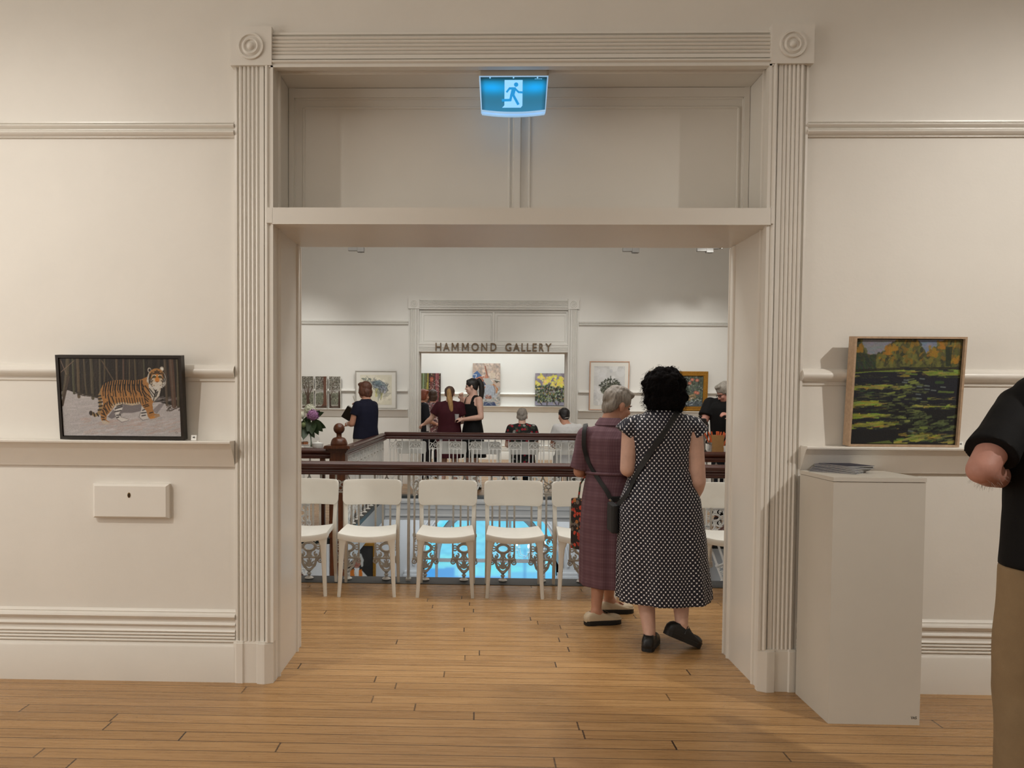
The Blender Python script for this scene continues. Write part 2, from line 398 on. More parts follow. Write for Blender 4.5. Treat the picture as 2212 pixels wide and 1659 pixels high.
# ---------------------------------------------------------------- doorway (casing, corner blocks, plinths, jambs, transom)
def casing_prof(w=.2):
    # (distance from outer edge, projection)
    P = [(0,0),(0,.02),(.012,.021),(.014,.012),(.02,.012),(.022,.026)]
    for i in range(5):
        a = .024+i*.0205
        P += [(a,.022),(a+.004,.029),(a+.0103,.032),(a+.0166,.029),(a+.02,.022)]
    P += [(.128,.022),(.129,.03),(.15,.031),(.152,.016),(.156,.016),(.158,.036),(.166,.044),(.172,.044),(.18,.034),(.186,.034),(.188,.04),(.2,.04),(.2,0)]
    return [(p[0]*w/.2, p[1]) for p in P]
def doorway(root, y, xl, xr, ztop, zplinth, wcas, blk, mat, thick, zbeam0, zbeam1, xjl, xjr, panel_y, beam_prof=False):
    pr = casing_prof(wcas)
    zb = ztop-blk
    c = MB().extr([(xl+p[0], y-p[1]) for p in pr], zplinth, zb, 'z'); o = c.build('side_casing', mat, root); shade(o.data, 30)
    c = MB().extr([(xr-p[0], y-p[1]) for p in pr], zplinth, zb, 'z'); o = c.build('side_casing', mat, root); shade(o.data, 30)
    c = MB().extr([(y-p[1], ztop-.012-p[0]*(blk/ wcas)*.98) for p in pr], xl+blk*.98, xr-blk*.98); o = c.build('head_casing', mat, root); shade(o.data, 30)
    for x0, s in ((xl-.012, 1), (xr+.012, -1)):
        x1 = x0+s*(blk+.024); a, b = min(x0, x1), max(x0, x1)
        m = MB().box(a, b, y-.045, y, zb, ztop+.008)
        cx, cz = (a+b)/2, (zb+ztop)/2; R = blk*.36; Y0 = y-.045
        m.lathe([(0, -.002), (R, -.002), (R, .004), (R*.96, .009), (R*.86, .009), (R*.8, .002), (R*.72, .001), (R*.62, .008), (R*.55, .011), (R*.47, .009), (R*.42, .002), (R*.3, .002), (R*.26, .010), (R*.16, .015), (0, .017)], (0,0,0), 'z', 32)
        n0 = 8
        m.v[n0:] = [(cx+p[0], Y0-p[2], cz+p[1]) for p in m.v[n0:]]
        o = m.build('corner_block', mat, root); shade(o.data, 35)
    if zplinth > .05:
        for x0, s in ((xl-.008, 1), (xr+.008, -1)):
            P = [(0,0),(0,.03),(.018,.04),(.05,.042),(.056,.034),(.12,.034),(.126,.046),(.155,.05),(.165,.05),(.205,.03),(.205,0)]
            m = MB().extr([(x0+s*p[0]*wcas/.2, y-p[1]) for p in P], 0, zplinth-.008, 'z')
            m.extr([(x0+s*p[0]*wcas/.2, y-p[1]*.86) for p in P], zplinth-.008, zplinth+.002, 'z')
            m.build('plinth', mat, root)
    # jambs with bead strips
    for x, s in ((xjl, 1), (xjr, -1)):
        a, b = sorted((x, x-s*.03))
        m = MB().box(a, b, y+.001, y+thick-.001, 0, ztop-.17)
        for yy, r in ((y+.07, .012), (y+.085, .006), (y+thick-.09, .012)):
            m.tube([(x, yy, 0), (x, yy, zbeam0)], r, 8); m.tube([(x, yy, zbeam1), (x, yy, ztop-.17)], r, 8)
        m.tube([(x-s*.004, y+thick-.004, 0), (x-s*.004, y+thick-.004, zbeam0)], .01, 8)
        o = m.build('jamb', mat, root); shade(o.data, 35)
    zs = ztop-.168
    m = MB().box(xjl-.03, xjr+.03, y+.001, y+thick-.001, zs, zs+.04); m.tube([(xjl, y+.075, zs), (xjr, y+.075, zs)], .012, 8)
    m.build('soffit', mat, root)
    # transom panel with two sunk fields
    m = MB(); w = .05; xm = (xjl+xjr)/2+.0; fw = .03
    m.box(xjl, xjr, panel_y+.02, panel_y+.06, zbeam1-.01, zs)
    for a, b, c2, d in ((xjl+.002, xjl+fw, zbeam1, zs),(xjr-fw, xjr-.002, zbeam1, zs),(xjl+fw, xjr-fw, zs-.05, zs-.002),(xjl+fw, xjr-fw, zbeam1, zbeam1+.02),(xm-.016, xm+.016, zbeam1+.02, zs-.05)):
        m.box(a, b, panel_y, panel_y+.021, c2, d)
    for a, b in ((xjl+fw, xm-.016), (xm+.016, xjr-fw)):
        z0, z1 = zbeam1+.02, zs-.05
        for q in (.0, .05):
            L = [(a+q, panel_y+.018, z0+q*.5), (b-q*.5, panel_y+.018, z0+q*.5), (b-q*.5, panel_y+.018, z1-q), (a+q, panel_y+.018, z1-q)]
            for i in range(4): m.tube([L[i], L[(i+1) % 4]], .007, 6)
    o = m.build('transom_panel', mat, root); shade(o.data, 35)
    if beam_prof:
        n = 5; P = [(y+thick-.02, zbeam0), (y-.02, zbeam0), (y-.022, zbeam0+.012), (y-.012, zbeam0+.016)]
        for i in range(n):
            a = zbeam0+.02+i*.015; P += [(y-.012, a), (y-.02, a+.004), (y-.02, a+.010), (y-.012, a+.013)]
        P += [(y-.014, zbeam1-.03), (y-.022, zbeam1-.025), (y-.022, zbeam1-.004), (y-.01, zbeam1), (y+thick-.02, zbeam1)]
        m = MB().extr(P, xjl-.005, xjr+.005)
    else:
        m = MB().extr([(y-.012,zbeam0+.004),(y-.01,zbeam0),(y+thick-.005,zbeam0+.006),(y+thick-.005,zbeam1),(y-.012,zbeam1),(y-.014,zbeam1-.004)], xjl-.0, xjr+.0)
        m.box(xl+.168, xjl, y-.05, y, zbeam0+.006, zbeam1).box(xjr, xr-.168, y-.05, y, zbeam0+.006, zbeam1)
        m.box(xjl-.001, xjr+.001, y-.05, y-.01, zbeam0, zbeam1)
    m.build('transom_beam', mat, root)
d1 = thing('door_1', None, None); struct(d1)
doorway(d1, 0., -1.234, 1.608, 3.287, .212, .2, .182, trim_mat, T, 2.322, 2.404, XJL, XJR, .27)
d2 = thing('door_2', None, None); struct(d2)
doorway(d2, YF, -1.205, 1.69, 3.185, .21, .17, .165, hall_mat, .5, 2.285, 2.43, -1.036, 1.527, YF+.02, True)
# ---------------------------------------------------------------- rooms below the void
w = MB(); A = (.24, -1.5)
ro, y0, y1 = 1.22, 9.7, 10.25
outer = [(-6,-4.3),(-6,-.36)]
n = 32; arcp = [(A[0]-ro*math.cos(PI*i/n), A[1]+ro*math.sin(PI*i/n)) for i in range(n+1)]
m = MB()
def hole_wall(m, y0, y1, arcp, X0, X1, Z0, Z1):
    a = [(arcp[0][0], Z0)]+arcp+[(arcp[-1][0], Z0)]
    o = len(m.v)
    def op(p):
        return (p[0], Z1)
    rows = [[(q[0], y0, q[1]) for q in a], [(op(q)[0], y0, Z1) for q in a], [(op(q)[0], y1, Z1) for q in a], [(q[0], y1, q[1]) for q in a], [(q[0], y0, q[1]) for q in a]]
    m.quadgrid(rows, False)
    m.box(X0, a[0][0], y0, y1, Z0, Z1).box(a[-1][0], X1, y0, y1, Z0, Z1)
hole_wall(m, y0, y1, arcp, -6, 6, -4.3, -.35)
for r, yy in ((ro+.06, y0-.01), (ro+.16, y0-.01)):
    m.tube([(A[0]-r*math.cos(PI*i/n), yy, A[1]+r*math.sin(PI*i/n)) for i in range(n+1)], .025, 6)
for sx in (-1, 1):
    x = A[0]+sx*(ro+.14); m.box(x-.16, x+.16, y0-.06, y0, -4.3, -1.72).box(x-.2, x+.2, y0-.1, y0, -1.72, -1.66).box(x-.18, x+.18, y0-.08, y0, -1.66, -1.6)
struct(m.build('wall_lower_far', low_mat))
w = MB(); w.box(-6.1,-6,1,10.3,-4.3,-.35).box(6,6.1,1,10.3,-4.3,-.35).box(-6,6,1.9,2.0,-4.3,-.35); struct(w.build('wall_lower_side', low_mat))
w = MB(); w.box(-6,6,1,10.9,-4.4,-4.3); struct(w.build('floor_lower', M('lower_hall_floor', (120,112,104), .5, .1, 3.)))
# arched street window: white frame with a painted daylight street beyond the glass
win = thing('window_1', None, None); struct(win)
ri = 1.0
m = MB()
ai = [(A[0]-ri*math.cos(PI*i/n), A[1]+ri*math.sin(PI*i/n)) for i in range(n+1)]
m.tube([(a[0], 10.3, a[1]) for a in ai], .06, 8)
for x in (A[0]-ri, A[0]-.36, A[0]+.36, A[0]+ri): m.box(x-.025, x+.025, 10.27, 10.33, -4.3, -1.5 if abs(x-A[0]) > 1 else A[1]+math.sqrt(ri**2-(x-A[0])**2))
m.box(A[0]-ri, A[0]+ri, 10.27, 10.33, -1.56, -1.5).box(A[0]-ri, A[0]+ri, 10.27, 10.33, -2.6, -2.54)
m.build('window_frame', low_mat, win)
P = Paint(130, 150, (120,225,255))
for i in range(60):
    u, v = rng.random(2); P.dot((u, v*.45), 3+rng.random()*6, 2+rng.random()*4, (90+rng.random()*80, 215+rng.random()*40, 250), .5)
P.poly([(0,.42),(.3,.40),(.3,.75),(0,.8)], (80,165,235)); P.poly([(.3,.45),(.62,.45),(.62,.72),(.3,.75)], (95,175,245)); P.poly([(.62,.42),(1,.42),(1,.78),(.62,.74)], (110,205,250))
for v in (.46,.5,.53,.57,.61,.66): P.line([(.64,v),(1,v+.005)], 1.2, (70,160,225), .8)
P.poly([(0,.75),(1,.74),(1,1),(0,1)], (120,225,250)); P.poly([(.05,.66),(.12,.55),(.2,.6),(.2,.8),(.05,.8)], (50,120,200))
for u in (.28,.52,.56,.75): P.poly([(u,.70),(u+.09,.695),(u+.11,.76),(u-.02,.77)], (70,130,200)); P.dot((u+.01,.77),2.4,2.4,(20,40,70)); P.dot((u+.08,.77),2.4,2.4,(20,40,70))
P.line([(.33,0),(.33,1)], 1.2, (190,240,255), .8); P.line([(.7,.3),(.7,1)], 1.2, (60,130,200), .8)
for i in range(30): P.line([(rng.random(),.1+.3*rng.random())]+[(rng.random(),.1+.3*rng.random())], .8, (60,150,200), .25)
P.dot((.45,.12),9,3,(60,120,190),.8); P.dot((.2,.2),7,3,(70,140,200),.6); P.dot((.72,.2),8,3,(60,120,190),.7)
sky = attr_mat('daylit_street_view', .6, .95)
P.canvas('street_view', sky, win, 3.4, 3.6, 10.85, A[0]-1.7, -4.25+.3)
gl = bpy.data.materials.new('window_glass'); gl.use_nodes = True; gt = NT(gl); gb = gt.n['Principled BSDF']; gb.inputs['Roughness'].default_value = .02; gb.inputs['Alpha'].default_value = .08
gb.inputs['Base Color'].default_value = (.8,.9,1,1); gt.l.new(gt.ramp(gt.noise(gt.coord(), 3), [(0,(.75,.88,1)),(1,(.85,.95,1))]), gb.inputs['Base Color'])
m = MB(); m.plate([(A[0]+ri, -4.3)]+[(a[0], a[1]) for a in reversed(ai)]+[(A[0]-ri, -4.3)], 10.297, 10.303); m.build('glass', gl, win)
# ================================================================ pictures on the ledges
canvas_mat = attr_mat('painted_canvas', .5, 0, .25)
paper_mat = attr_mat('painted_paper', .7)
dark_frame = M('dark_brown_frame_wood', (34,27,22), .4, .15, 30.)
oak_frame = M('pale_oak_frame_wood', (184,156,128), .5, .12, 12., stretch=(4,4,4))
white_frame = M('white_frame_wood', (222,218,208), .5, .02, 10.)
silver_frame = M('silver_grey_frame', (176,172,164), .35, .04, 20., metal=.3)
gold_frame = M('antique_gold_frame', (176,128,50), .38, .15, 40., metal=.5)
pine_frame = M('pinkish_pine_frame', (190,152,128), .5, .08, 14.)
mount_mat = M('picture_mount_card', (214,212,204), .7, .01, 10.)
back_mat = M('canvas_edge_dark', (40,34,28), .7, .1, 30.)
def picture(name, label, cat, x0, zb, W, H, y_front, paint, fw, fmat, depth=.04, tilt=5.5, recess=.008, pm=None, group=None, gap=.004, mount=None, edge=None):
    """x0,zb: lower-left of the frame front; leans forward about its lower front edge."""
    root = thing(name, label, cat, (x0, y_front, zb), 0, group)
    root.rotation_euler = (math.radians(tilt), 0, 0)
    if fw:
        m = MB()
        for a, b, c, d in ((0,fw,0,H),(W-fw,W,0,H),(fw,W-fw,0,fw),(fw,W-fw,H-fw,H)): m.box(a,b,0,depth,c,d)
        for q in (.25, .75):
            if fw > .03:
                L = [(fw*q,0,fw*q),(W-fw*q,0,fw*q),(W-fw*q,0,H-fw*q),(fw*q,0,H-fw*q)]
                for i in range(4): m.tube([L[i], L[(i+1)%4]], fw*.12, 6)
        m.build('frame', fmat, root)
    g = fw+gap if fw else 0
    m = MB().box(fw*.9 if fw else 0, W-(fw*.9 if fw else 0), recess+.002, depth-.003, fw*.9 if fw else 0, H-(fw*.9 if fw else 0)); m.build('backing', edge or back_mat, root)
    if mount:
        mw, mh = mount; y = recess
        MB().box(fw, W-fw, y-.001, y+.0015, fw, H-fw).build('mount', mount_mat, root)
        paint.canvas('artwork', pm or paper_mat, root, W-2*mw, H-2*mh, y-.003, mw, mh)
    else:
        paint.canvas('canvas', pm or canvas_mat, root, W-2*g, H-2*g, recess, g, g)
    return root
# ---- tiger in the snow
P = Paint(272, 180, (28,23,19), (210,1910,210,275,1945,1340), 1.4)
for i in range(70):
    x = 200+rng.random()*1750; s = rng.random(); P.line([(x, 200),(x+rng.normal(0,15), 450),(x+rng.normal(0,25), 720+100*rng.random())], 1+s*2.4, (34+s*20,29+s*16,24+s*12), .8)
P.poly([(240,690),(330,670),(400,695),(560,735),(780,780),(1100,830),(1380,850),(1640,840),(1760,870),(1940,910),(1960,1360),(270,1360)], (170,166,166))
for i in range(420):
    x, y = 260+rng.random()*1680, 760+rng.random()*580
    s = rng.random(); P.line([(x,y),(x+60+60*s,y-14+rng.normal(0,8))], 1.5+2.5*rng.random(), (146+s*52,142+s*50,144+s*50), .35)
for i in range(90):
    x = 500+rng.random()*1400; y = 1090+rng.random()*230; P.line([(x,y),(x+90,y-20)], 2+2*rng.random(), (170,150,142), .4)
P.poly([(1120,870),(1390,860),(1420,960),(1240,1000),(1120,1000),(960,1090),(900,1060),(1000,930)], (98,92,94), .8)
P.poly([(1540,960),(1640,860),(1720,850),(1640,960),(1600,1010)], (112,106,108), .7)
for x, w, dx in ((330,9,-60),(400,5,20),(470,7,20),(560,4,40),(660,7,30),(790,5,10),(860,3,-10),(1030,5,10),(1130,4,0),(1220,3,-10),(1290,4,20),(1420,4,10),(1720,6,30),(1810,11,40),(1900,6,10)):
    yb = 690+.11*(x-250)+60*rng.random(); yb = min(yb, 900)
    P.line([(x,205),(x+dx*.3+rng.normal(0,6),420),(x+dx*.6,600),(x+dx,yb)], w, (66+rng.random()*20,58+rng.random()*12,48), .9)
    P.line([(x-6,205),(x+dx*.6-6,600),(x+dx-6,yb)], w*.35, (98,88,74), .6)
P.line([(230,410),(420,240)], 1.5, (120,100,84)); P.line([(230,240),(310,440)], 1.6, (120,100,84)); P.line([(820,240),(985,520)], 2.5, (86,72,56)); P.line([(340,480),(250,890)], 6, (66,54,44))
for i in range(50):
    x = 420+rng.random()*380; y = 690+.13*(x-420)+rng.random()*50; P.line([(x,y),(x+50,y+rng.normal(0,9))], 1.2, (52,44,36), .8)
for i in range(30):
    x = 1740+rng.random()*190; y = 880+rng.random()*90; P.line([(x,y),(x+40,y-20+rng.normal(0,9))], 1.2, (60,52,44), .8)
org, orgd, blk, wht = (156,110,62), (140,86,30), (18,14,12), (186,182,174)
# far legs
P.poly([(1010,880),(1130,860),(1110,950),(1065,1010),(1090,1060),(1180,1085),(1195,1112),(1100,1136),(1040,1095),(1005,1030),(985,940)], (196,192,188))
P.poly([(1030,880),(1130,862),(1112,920),(1010,935)], (120,114,112), .8)
P.line([(1005,930),(1005,1030),(1040,1095),(1100,1136),(1195,1112)], 1.2, (96,90,90), .8); P.line([(1110,950),(1065,1010),(1090,1060),(1180,1085)], 1.2, (110,104,104), .8)
P.poly([(1390,880),(1450,960),(1470,1050),(1485,1088),(1400,1104),(1350,1060),(1372,990)], (188,184,180))
P.line([(1372,990),(1350,1060),(1400,1104),(1485,1088)], 1.2, (96,90,90), .8)
for a in (((1010,940),(1110,905)),((1000,985),(1090,965)),((1030,1035),(1085,1030)),((1030,1070),(1060,1060)),((1400,960),(1445,940)),((1385,1000),(1450,990)),((1390,1040),(1440,1030)),((1040,900),(1110,880))): P.line(a, 2.6, (40,38,40), .9)
# tail
P.line([(835,650),(790,740),(795,840),(800,930),(775,1010),(720,1040),(665,1000)], 7.5, (140,116,80))
for a in (((770,800),(825,790)),((770,850),(830,840)),((775,905),(830,895)),((765,960),(820,955)),((745,1010),(770,1050)),((700,1000),(715,1050)),((770,755),(825,745))): P.line(a, 2.8, blk)
P.dot((660,1005), 4, 5.5, (44,36,30))
# body, legs
P.poly([(800,660),(835,590),(890,550),(980,525),(1110,515),(1290,520),(1390,505),(1450,475),(1500,450),(1640,560),(1660,650),(1640,740),(1560,830),(1540,860),(1550,950),(1570,1008),(1640,1012),(1648,1045),(1560,1075),(1505,1086),(1475,1050),(1455,970),(1400,905),(1370,860),(1250,886),(1120,862),(1040,850),(1000,900),(960,960),(890,1040),(880,1100),(935,1150),(900,1168),(832,1165),(805,1095),(795,1010),(825,930),(835,850),(810,760)], org)
for i in range(260):
    x, y = 820+rng.random()*760, 530+rng.random()*330; s = rng.random(); P.line([(x,y),(x+18,y+22)], 1.4, (140+s*50,98+s*40,50+s*34), .45)
P.poly([(1040,850),(1120,840),(1250,860),(1370,830),(1380,865),(1250,890),(1120,868),(1010,900),(985,890)], (186,170,146), .9)
P.poly([(975,860),(1010,850),(960,950),(930,960)], (186,170,146), .7)
P.poly([(1490,590),(1600,640),(1665,650),(1640,745),(1560,832),(1535,800),(1500,690)], wht, .95)
P.poly([(805,1120),(860,1110),(935,1150),(900,1168),(832,1165)], wht, .8); P.poly([(1510,1050),(1640,1015),(1648,1045),(1560,1078),(1505,1086)], (176,120,56))
P.poly([(1560,1030),(1640,1012),(1648,1045),(1580,1068)], (150,128,106), .9)
# stripes: a fan of tapering curved strokes
for k in range(17):
    x = 850+k*33; t = 555-30*math.sin((x-800)/190) if x < 1100 else 522; lean = (k-4)*4
    P.line([(x+14,t+4),(x+2+lean*.2,t+70),(x-6+lean*.5,t+140),(x+4+lean,t+205+40*math.sin(k*1.7))], 3.4, blk, .95, 1.2)
    if k % 2 == 0: P.line([(x+26,t+60),(x+20+lean*.4,t+130),(x+34+lean,t+230)], 2.2, blk, .9, .9)
    P.line([(x+40+lean,t+255),(x+58+lean,t+335)], 2.6, blk, .9, .8) if 3 < k < 16 else None
for a in (((870,860),(850,900),(905,990)),((895,840),(890,880),(930,960)),((920,830),(930,880),(955,930)),((840,930),(870,960),(890,1010)),((830,960),(850,1010),(870,1050)),((815,1010),(855,1030)),((810,1060),(850,1070)),((830,1100),(860,1105)),((905,740),(930,840),(970,890)),((960,760),(985,830),(1000,880))): P.line(a, 3, blk, .95, 1.5)
for a in (((1400,640),(1440,700),(1520,770)),((1440,600),(1500,680),(1550,760)),((1400,690),(1440,760),(1490,800)),((1385,560),(1420,610)),((1500,640),(1580,740)),((1560,640),(1600,700)),((1600,650),(1570,760),(1555,820)),((1620,680),(1590,760)),((1410,890),(1480,870)),((1430,910),(1490,890)),((1500,1000),(1545,985)),((1440,790),(1480,830))): P.line(a, 2.8, blk, .95, 1.4)
# head
P.dot((1502,370), 4.3, 5.6, (180,170,156)); P.dot((1680,352), 4.6, 5.4, (180,170,156)); P.dot((1505,372), 2.6, 3.6, (40,34,30)); P.dot((1684,352), 2.4, 2.6, (220,220,214))
P.dot((1605,500), 21.5, 23.5, wht); P.dot((1605,455), 17.5, 17.5, (160,114,62)); P.dot((1605,540), 15, 12, (188,170,146)); P.dot((1612,500), 5, 12, (190,120,48))
for s in (-1, 1):
    for a in (((1610+s*12,385),(1610+s*28,400)),((1610+s*20,410),(1610+s*60,425)),((1610+s*70,400),(1610+s*92,460),(1610+s*95,540)),((1610+s*95,420),(1610+s*118,500),(1610+s*108,580)),((1610+s*60,520),(1610+s*85,545)),((1610+s*50,560),(1610+s*90,585)),((1610+s*40,440),(1610+s*62,452))): P.line(a, 2., blk, .9, 1.2)
    P.dot((1610+s*48,470), 4.2, 2.2, (205,196,176)); P.dot((1610+s*48,478), 2.4, 1.4, (30,24,14)); P.dot((1610+s*40,452), 4.5, 2, (214,208,194), .9)
P.line([(1610,370),(1612,420)], 1.6, blk); P.poly([(1592,535),(1632,535),(1612,560)], (120,70,50)); P.line([(1612,556),(1612,580)], 1.6, blk); P.line([(1565,588),(1612,578),(1660,588)], 1.8, blk); P.dot((1617,615), 7, 5.5, (196,190,180)); P.dot((1580,565), 6, 4, (196,188,176)); P.dot((1645,565), 6, 4, (196,188,176))
for s_ in (-1, 1):
    P.poly([(1612,452),(1612+s_*30,436),(1612+s_*58,452),(1612+s_*40,486),(1612+s_*14,480)], (206,198,180), .9)
    P.dot((1612+s_*38,470), 4., 2.3, (24,20,16)); P.dot((1612+s_*38,470), 2.2, 1.4, (150,140,70)); P.dot((1612+s_*38,470), .9, .9, (12,10,8))
    P.line([(1612+s_*58,458),(1612+s_*34,452),(1612+s_*18,470)], 1.3, blk, .9); P.line([(1612+s_*24,430),(1612+s_*40,412),(1612+s_*66,424)], 1.8, blk, .9, 1.); P.line([(1612+s_*12,418),(1612+s_*20,392),(1612+s_*46,388)], 1.8, blk, .9, 1.)
    P.line([(1612+s_*64,470),(1612+s_*84,510),(1612+s_*74,560)], 1.6, blk, .9, .8); P.line([(1612+s_*100,440),(1612+s_*112,500),(1612+s_*100,570),(1612+s_*70,610)], 2., blk, .85, 1.)
P.poly([(1598,440),(1626,440),(1634,530),(1590,530)], (186,122,52), .9)
for i in range(40):
    a = rng.random()*PI*1.2-.1; P.line([(1605+math.cos(a)*118,510+math.sin(a)*110),(1605+math.cos(a)*140,520+math.sin(a)*135)], 1.1, (196,192,184), .7)
P.line([(1860,1290),(1880,1270),(1898,1290),(1870,1300)], 1., (120,112,110), .8)
P.grain(.05)
tilt = 5.5
picture('tiger_painting', 'dark-framed painting of a tiger walking in snow, on the picture ledge', 'painting', -2.112, 1.240, .633, .424, -.060, P, .014, dark_frame, .045, tilt, .006)
# ---- autumn park landscape
bx = (165,1635,118,100,1540,1525)
P = Paint(232, 226, (24,27,30), bx, 1.4)
P.poly([(160,100),(1650,100),(1650,330),(160,330)], (128,132,140))
P.poly([(980,110),(1330,110),(1300,260),(1100,300)], (112,128,156))
for i in range(120): 
    x, y = 180+rng.random()*1400, 120+rng.random()*180; P.line([(x,y),(x+60,y+rng.normal(0,12))], 4, (110+rng.random()*40,116+rng.random()*36,128+rng.random()*36), .3)
tree = (86,84,52)
P.poly([(160,120),(215,120),(250,170),(300,300),(350,320),(440,330),(470,300),(540,290),(600,210),(700,140),(760,115),(930,115),(1040,190),(1110,250),(1140,310),(1180,310),(1240,250),(1330,150),(1390,118),(1640,118),(1600,520),(150,560)], tree)
for i in range(520):
    x, y = 170+rng.random()*1440, 125+rng.random()*390
    if y < 325 and (245+(y-120)*.3 < x < 745-(y-115)*1.45 or 985+(y-110)*.75 < x < 1320-(y-110)*.85): continue
    s = rng.random(); o = rng.random()
    col = (112+44*s,88+32*s,38) if (o < .30 and y < 400) else ((70+50*s,76+44*s,40+20*s) if o < .7 else (40+26*s,44+24*s,34+14*s))
    P.line([(x,y),(x+rng.normal(0,26),y+26+16*s)], 4+4*rng.random(), col, .75)
P.poly([(160,150),(215,130),(260,230),(300,330),(440,320),(440,470),(350,540),(160,540)], (34,44,38), .6)
for i in range(60):
    x, y = 170+rng.random()*270, 300+rng.random()*230; P.line([(x,y),(x+12,y+50)], 4, (30+rng.random()*34,42+rng.random()*34,36+rng.random()*20), .7)
for c in ((640,230),(600,270),(690,210),(200,240),(1340,190),(1230,290),(1520,380)): 
    for i in range(7): P.line([(c[0]+rng.normal(0,28),c[1]+rng.normal(0,28)),(c[0]+rng.normal(0,28),c[1]+40)], 6, (146+rng.random()*20,106+rng.random()*20,38), .7)
P.poly([(1400,210),(1500,210),(1470,470),(1410,470)], (34,46,34), .8); P.poly([(160,520),(600,500),(900,490),(1600,480),(1600,520),(160,560)], (30,30,26), .7)
g1, g2 = (128,132,58), (156,156,78)
P.poly([(150,560),(800,520),(1610,512),(1600,625),(1350,625),(1130,595),(1080,545),(800,545),(150,585)], (104,122,52))
P.poly([(150,580),(400,555),(900,550),(1120,570),(1180,610),(1590,640),(1560,1000),(1000,1000),(130,900),(140,600)], (26,30,40))
def band(pts, col): P.poly(pts, col, .95)
band([(150,605),(330,605),(520,600),(520,615),(330,622),(150,625)], (96,112,54))
band([(135,735),(400,735),(820,705),(620,755),(540,790),(130,805)], g1); band([(130,960),(480,915),(500,975),(420,1005),(128,1045)], g1)
band([(120,1125),(420,1100),(560,1110),(560,1140),(120,1195)], g1); band([(115,1270),(420,1230),(700,1205),(690,1240),(440,1280),(112,1335)], g1)
band([(950,1000),(1100,990),(1110,1028),(955,1030)], g2); band([(1120,990),(1520,985),(1510,1045),(1330,1040),(1320,1025),(1115,1020)], g2)
band([(1160,930),(1240,900),(1440,890),(1440,910),(1260,940)], (92,110,50)); band([(1310,800),(1530,810),(1520,835),(1300,830)], (86,104,52))
band([(700,1500),(960,1425),(1330,1365),(1360,1400),(1100,1480),(940,1528),(700,1530)], g2); band([(1200,1520),(1540,1475),(1535,1528)], g2); band([(300,1528),(640,1480),(700,1530)], (90,104,52))
band([(1060,1290),(1170,1290),(1170,1330),(1050,1320)], (112,128,60)); band([(730,1150),(860,1130),(880,1190),(760,1180)], (120,132,70)); band([(840,1200),(930,1200),(925,1230),(850,1235)], (130,140,76))
for i in range(190):
    x, y = 480+rng.random()*620, 650+rng.random()*620; s = rng.random(); P.line([(x,y),(x+50+40*s,y+rng.normal(0,7))], 3.2, ((36+90*s),(46+92*s),(36+40*s)) if s > .45 else (20,26,32), .6)
for i in range(150):
    x, y = 900+rng.random()*640, 1130+rng.random()*390; s = rng.random(); P.line([(x,y),(x+70,y-14+rng.normal(0,9))], 4, (44+70*s,58+70*s,42+34*s) if s > .35 else (18,24,26), .6)
for i in range(160):
    x, y = 120+rng.random()*380, 740+rng.random()*600; P.line([(x,y),(x+90,y-8)], 2, (90+rng.random()*80,96+rng.random()*80,50+rng.random()*34), .22)
for (x0, x1, y0, y1) in ((135,820,715,800),(130,500,920,1040),(120,560,1105,1190),(115,700,1215,1330),(950,1510,985,1045),(700,1500,1370,1520),(1160,1440,890,935),(150,520,600,625),(700,1590,520,620)):
    for i in range(60):
        x, y = x0+rng.random()*(x1-x0), y0+rng.random()*(y1-y0); sl = -.07*(y-600)/500
        P.line([(x,y),(x+40+80*rng.random(),y+sl*80+rng.normal(0,4))], 1.5+2.5*rng.random(), (110+rng.random()*70,118+rng.random()*60,44+rng.random()*44), .5)
    for i in range(34):
        x = x0+rng.random()*(x1-x0); y = (y0 if i % 2 else y1)+rng.normal(0,9); P.line([(x,y),(x+50+90*rng.random(),y+rng.normal(0,6))], 1.6+2.4*rng.random(), (26,30,38), .75)
for p in ((1150,735),(1150,780),(1240,795),(1030,850),(1040,905),(1045,745),(860,660),(840,690),(1080,640),(1370,750),(930,1350)): P.line([(p[0]-26,p[1]),(p[0]+34,p[1]+5)], 3, (104,116,112), .85)
for p in ((940,680),(970,700),(880,760),(800,885),(650,840)): P.line([(p[0]-40,p[1]+8),(p[0]+55,p[1]-12)], 4, (122,134,66), .9)
P.line([(1280,690),(1370,690)], 6, (60,86,44), .8)
P.grain(.05)
picture('landscape_painting', 'oak-framed painting of a sunlit park lawn with dark tree shadows, on the ledge', 'painting', 1.814, 1.239, .534, .536, -.078, P, .010, oak_frame, .062, 4.6, .016)
# ---- number cards on the ledge
card_mat = M('white_number_card', (236,234,228), .7, .01, 20.)
ink_mat = M('black_ink', (30,28,28), .7, .05, 20.)
def text_mesh(s, size, font_off=0., depth=.001):
    cu = bpy.data.curves.new('t', 'FONT'); cu.body = s; cu.size = size; cu.extrude = depth; cu.offset = font_off; cu.resolution_u = 4
    o = bpy.data.objects.new('t', cu); C.objects.link(o); dg = bpy.context.evaluated_depsgraph_get(); dg.update()
    me = bpy.data.meshes.new_from_object(o.evaluated_get(dg)); bpy.data.objects.remove(o); bpy.data.curves.remove(cu)
    return me
def fit_text(me, x0, x1, z0, z1, y):
    co = np.empty(len(me.vertices)*3, 'f'); me.vertices.foreach_get('co', co); co = co.reshape(-1, 3)
    mn, mx = co.min(0), co.max(0); out = np.empty_like(co)
    out[:, 0] = x0+(co[:, 0]-mn[0])/(mx[0]-mn[0])*(x1-x0); out[:, 2] = z0+(co[:, 1]-mn[1])/(mx[1]-mn[1])*(z1-z0); out[:, 1] = y-(co[:, 2]-mn[2])
    me.vertices.foreach_set('co', out.ravel()); me.update(); return me
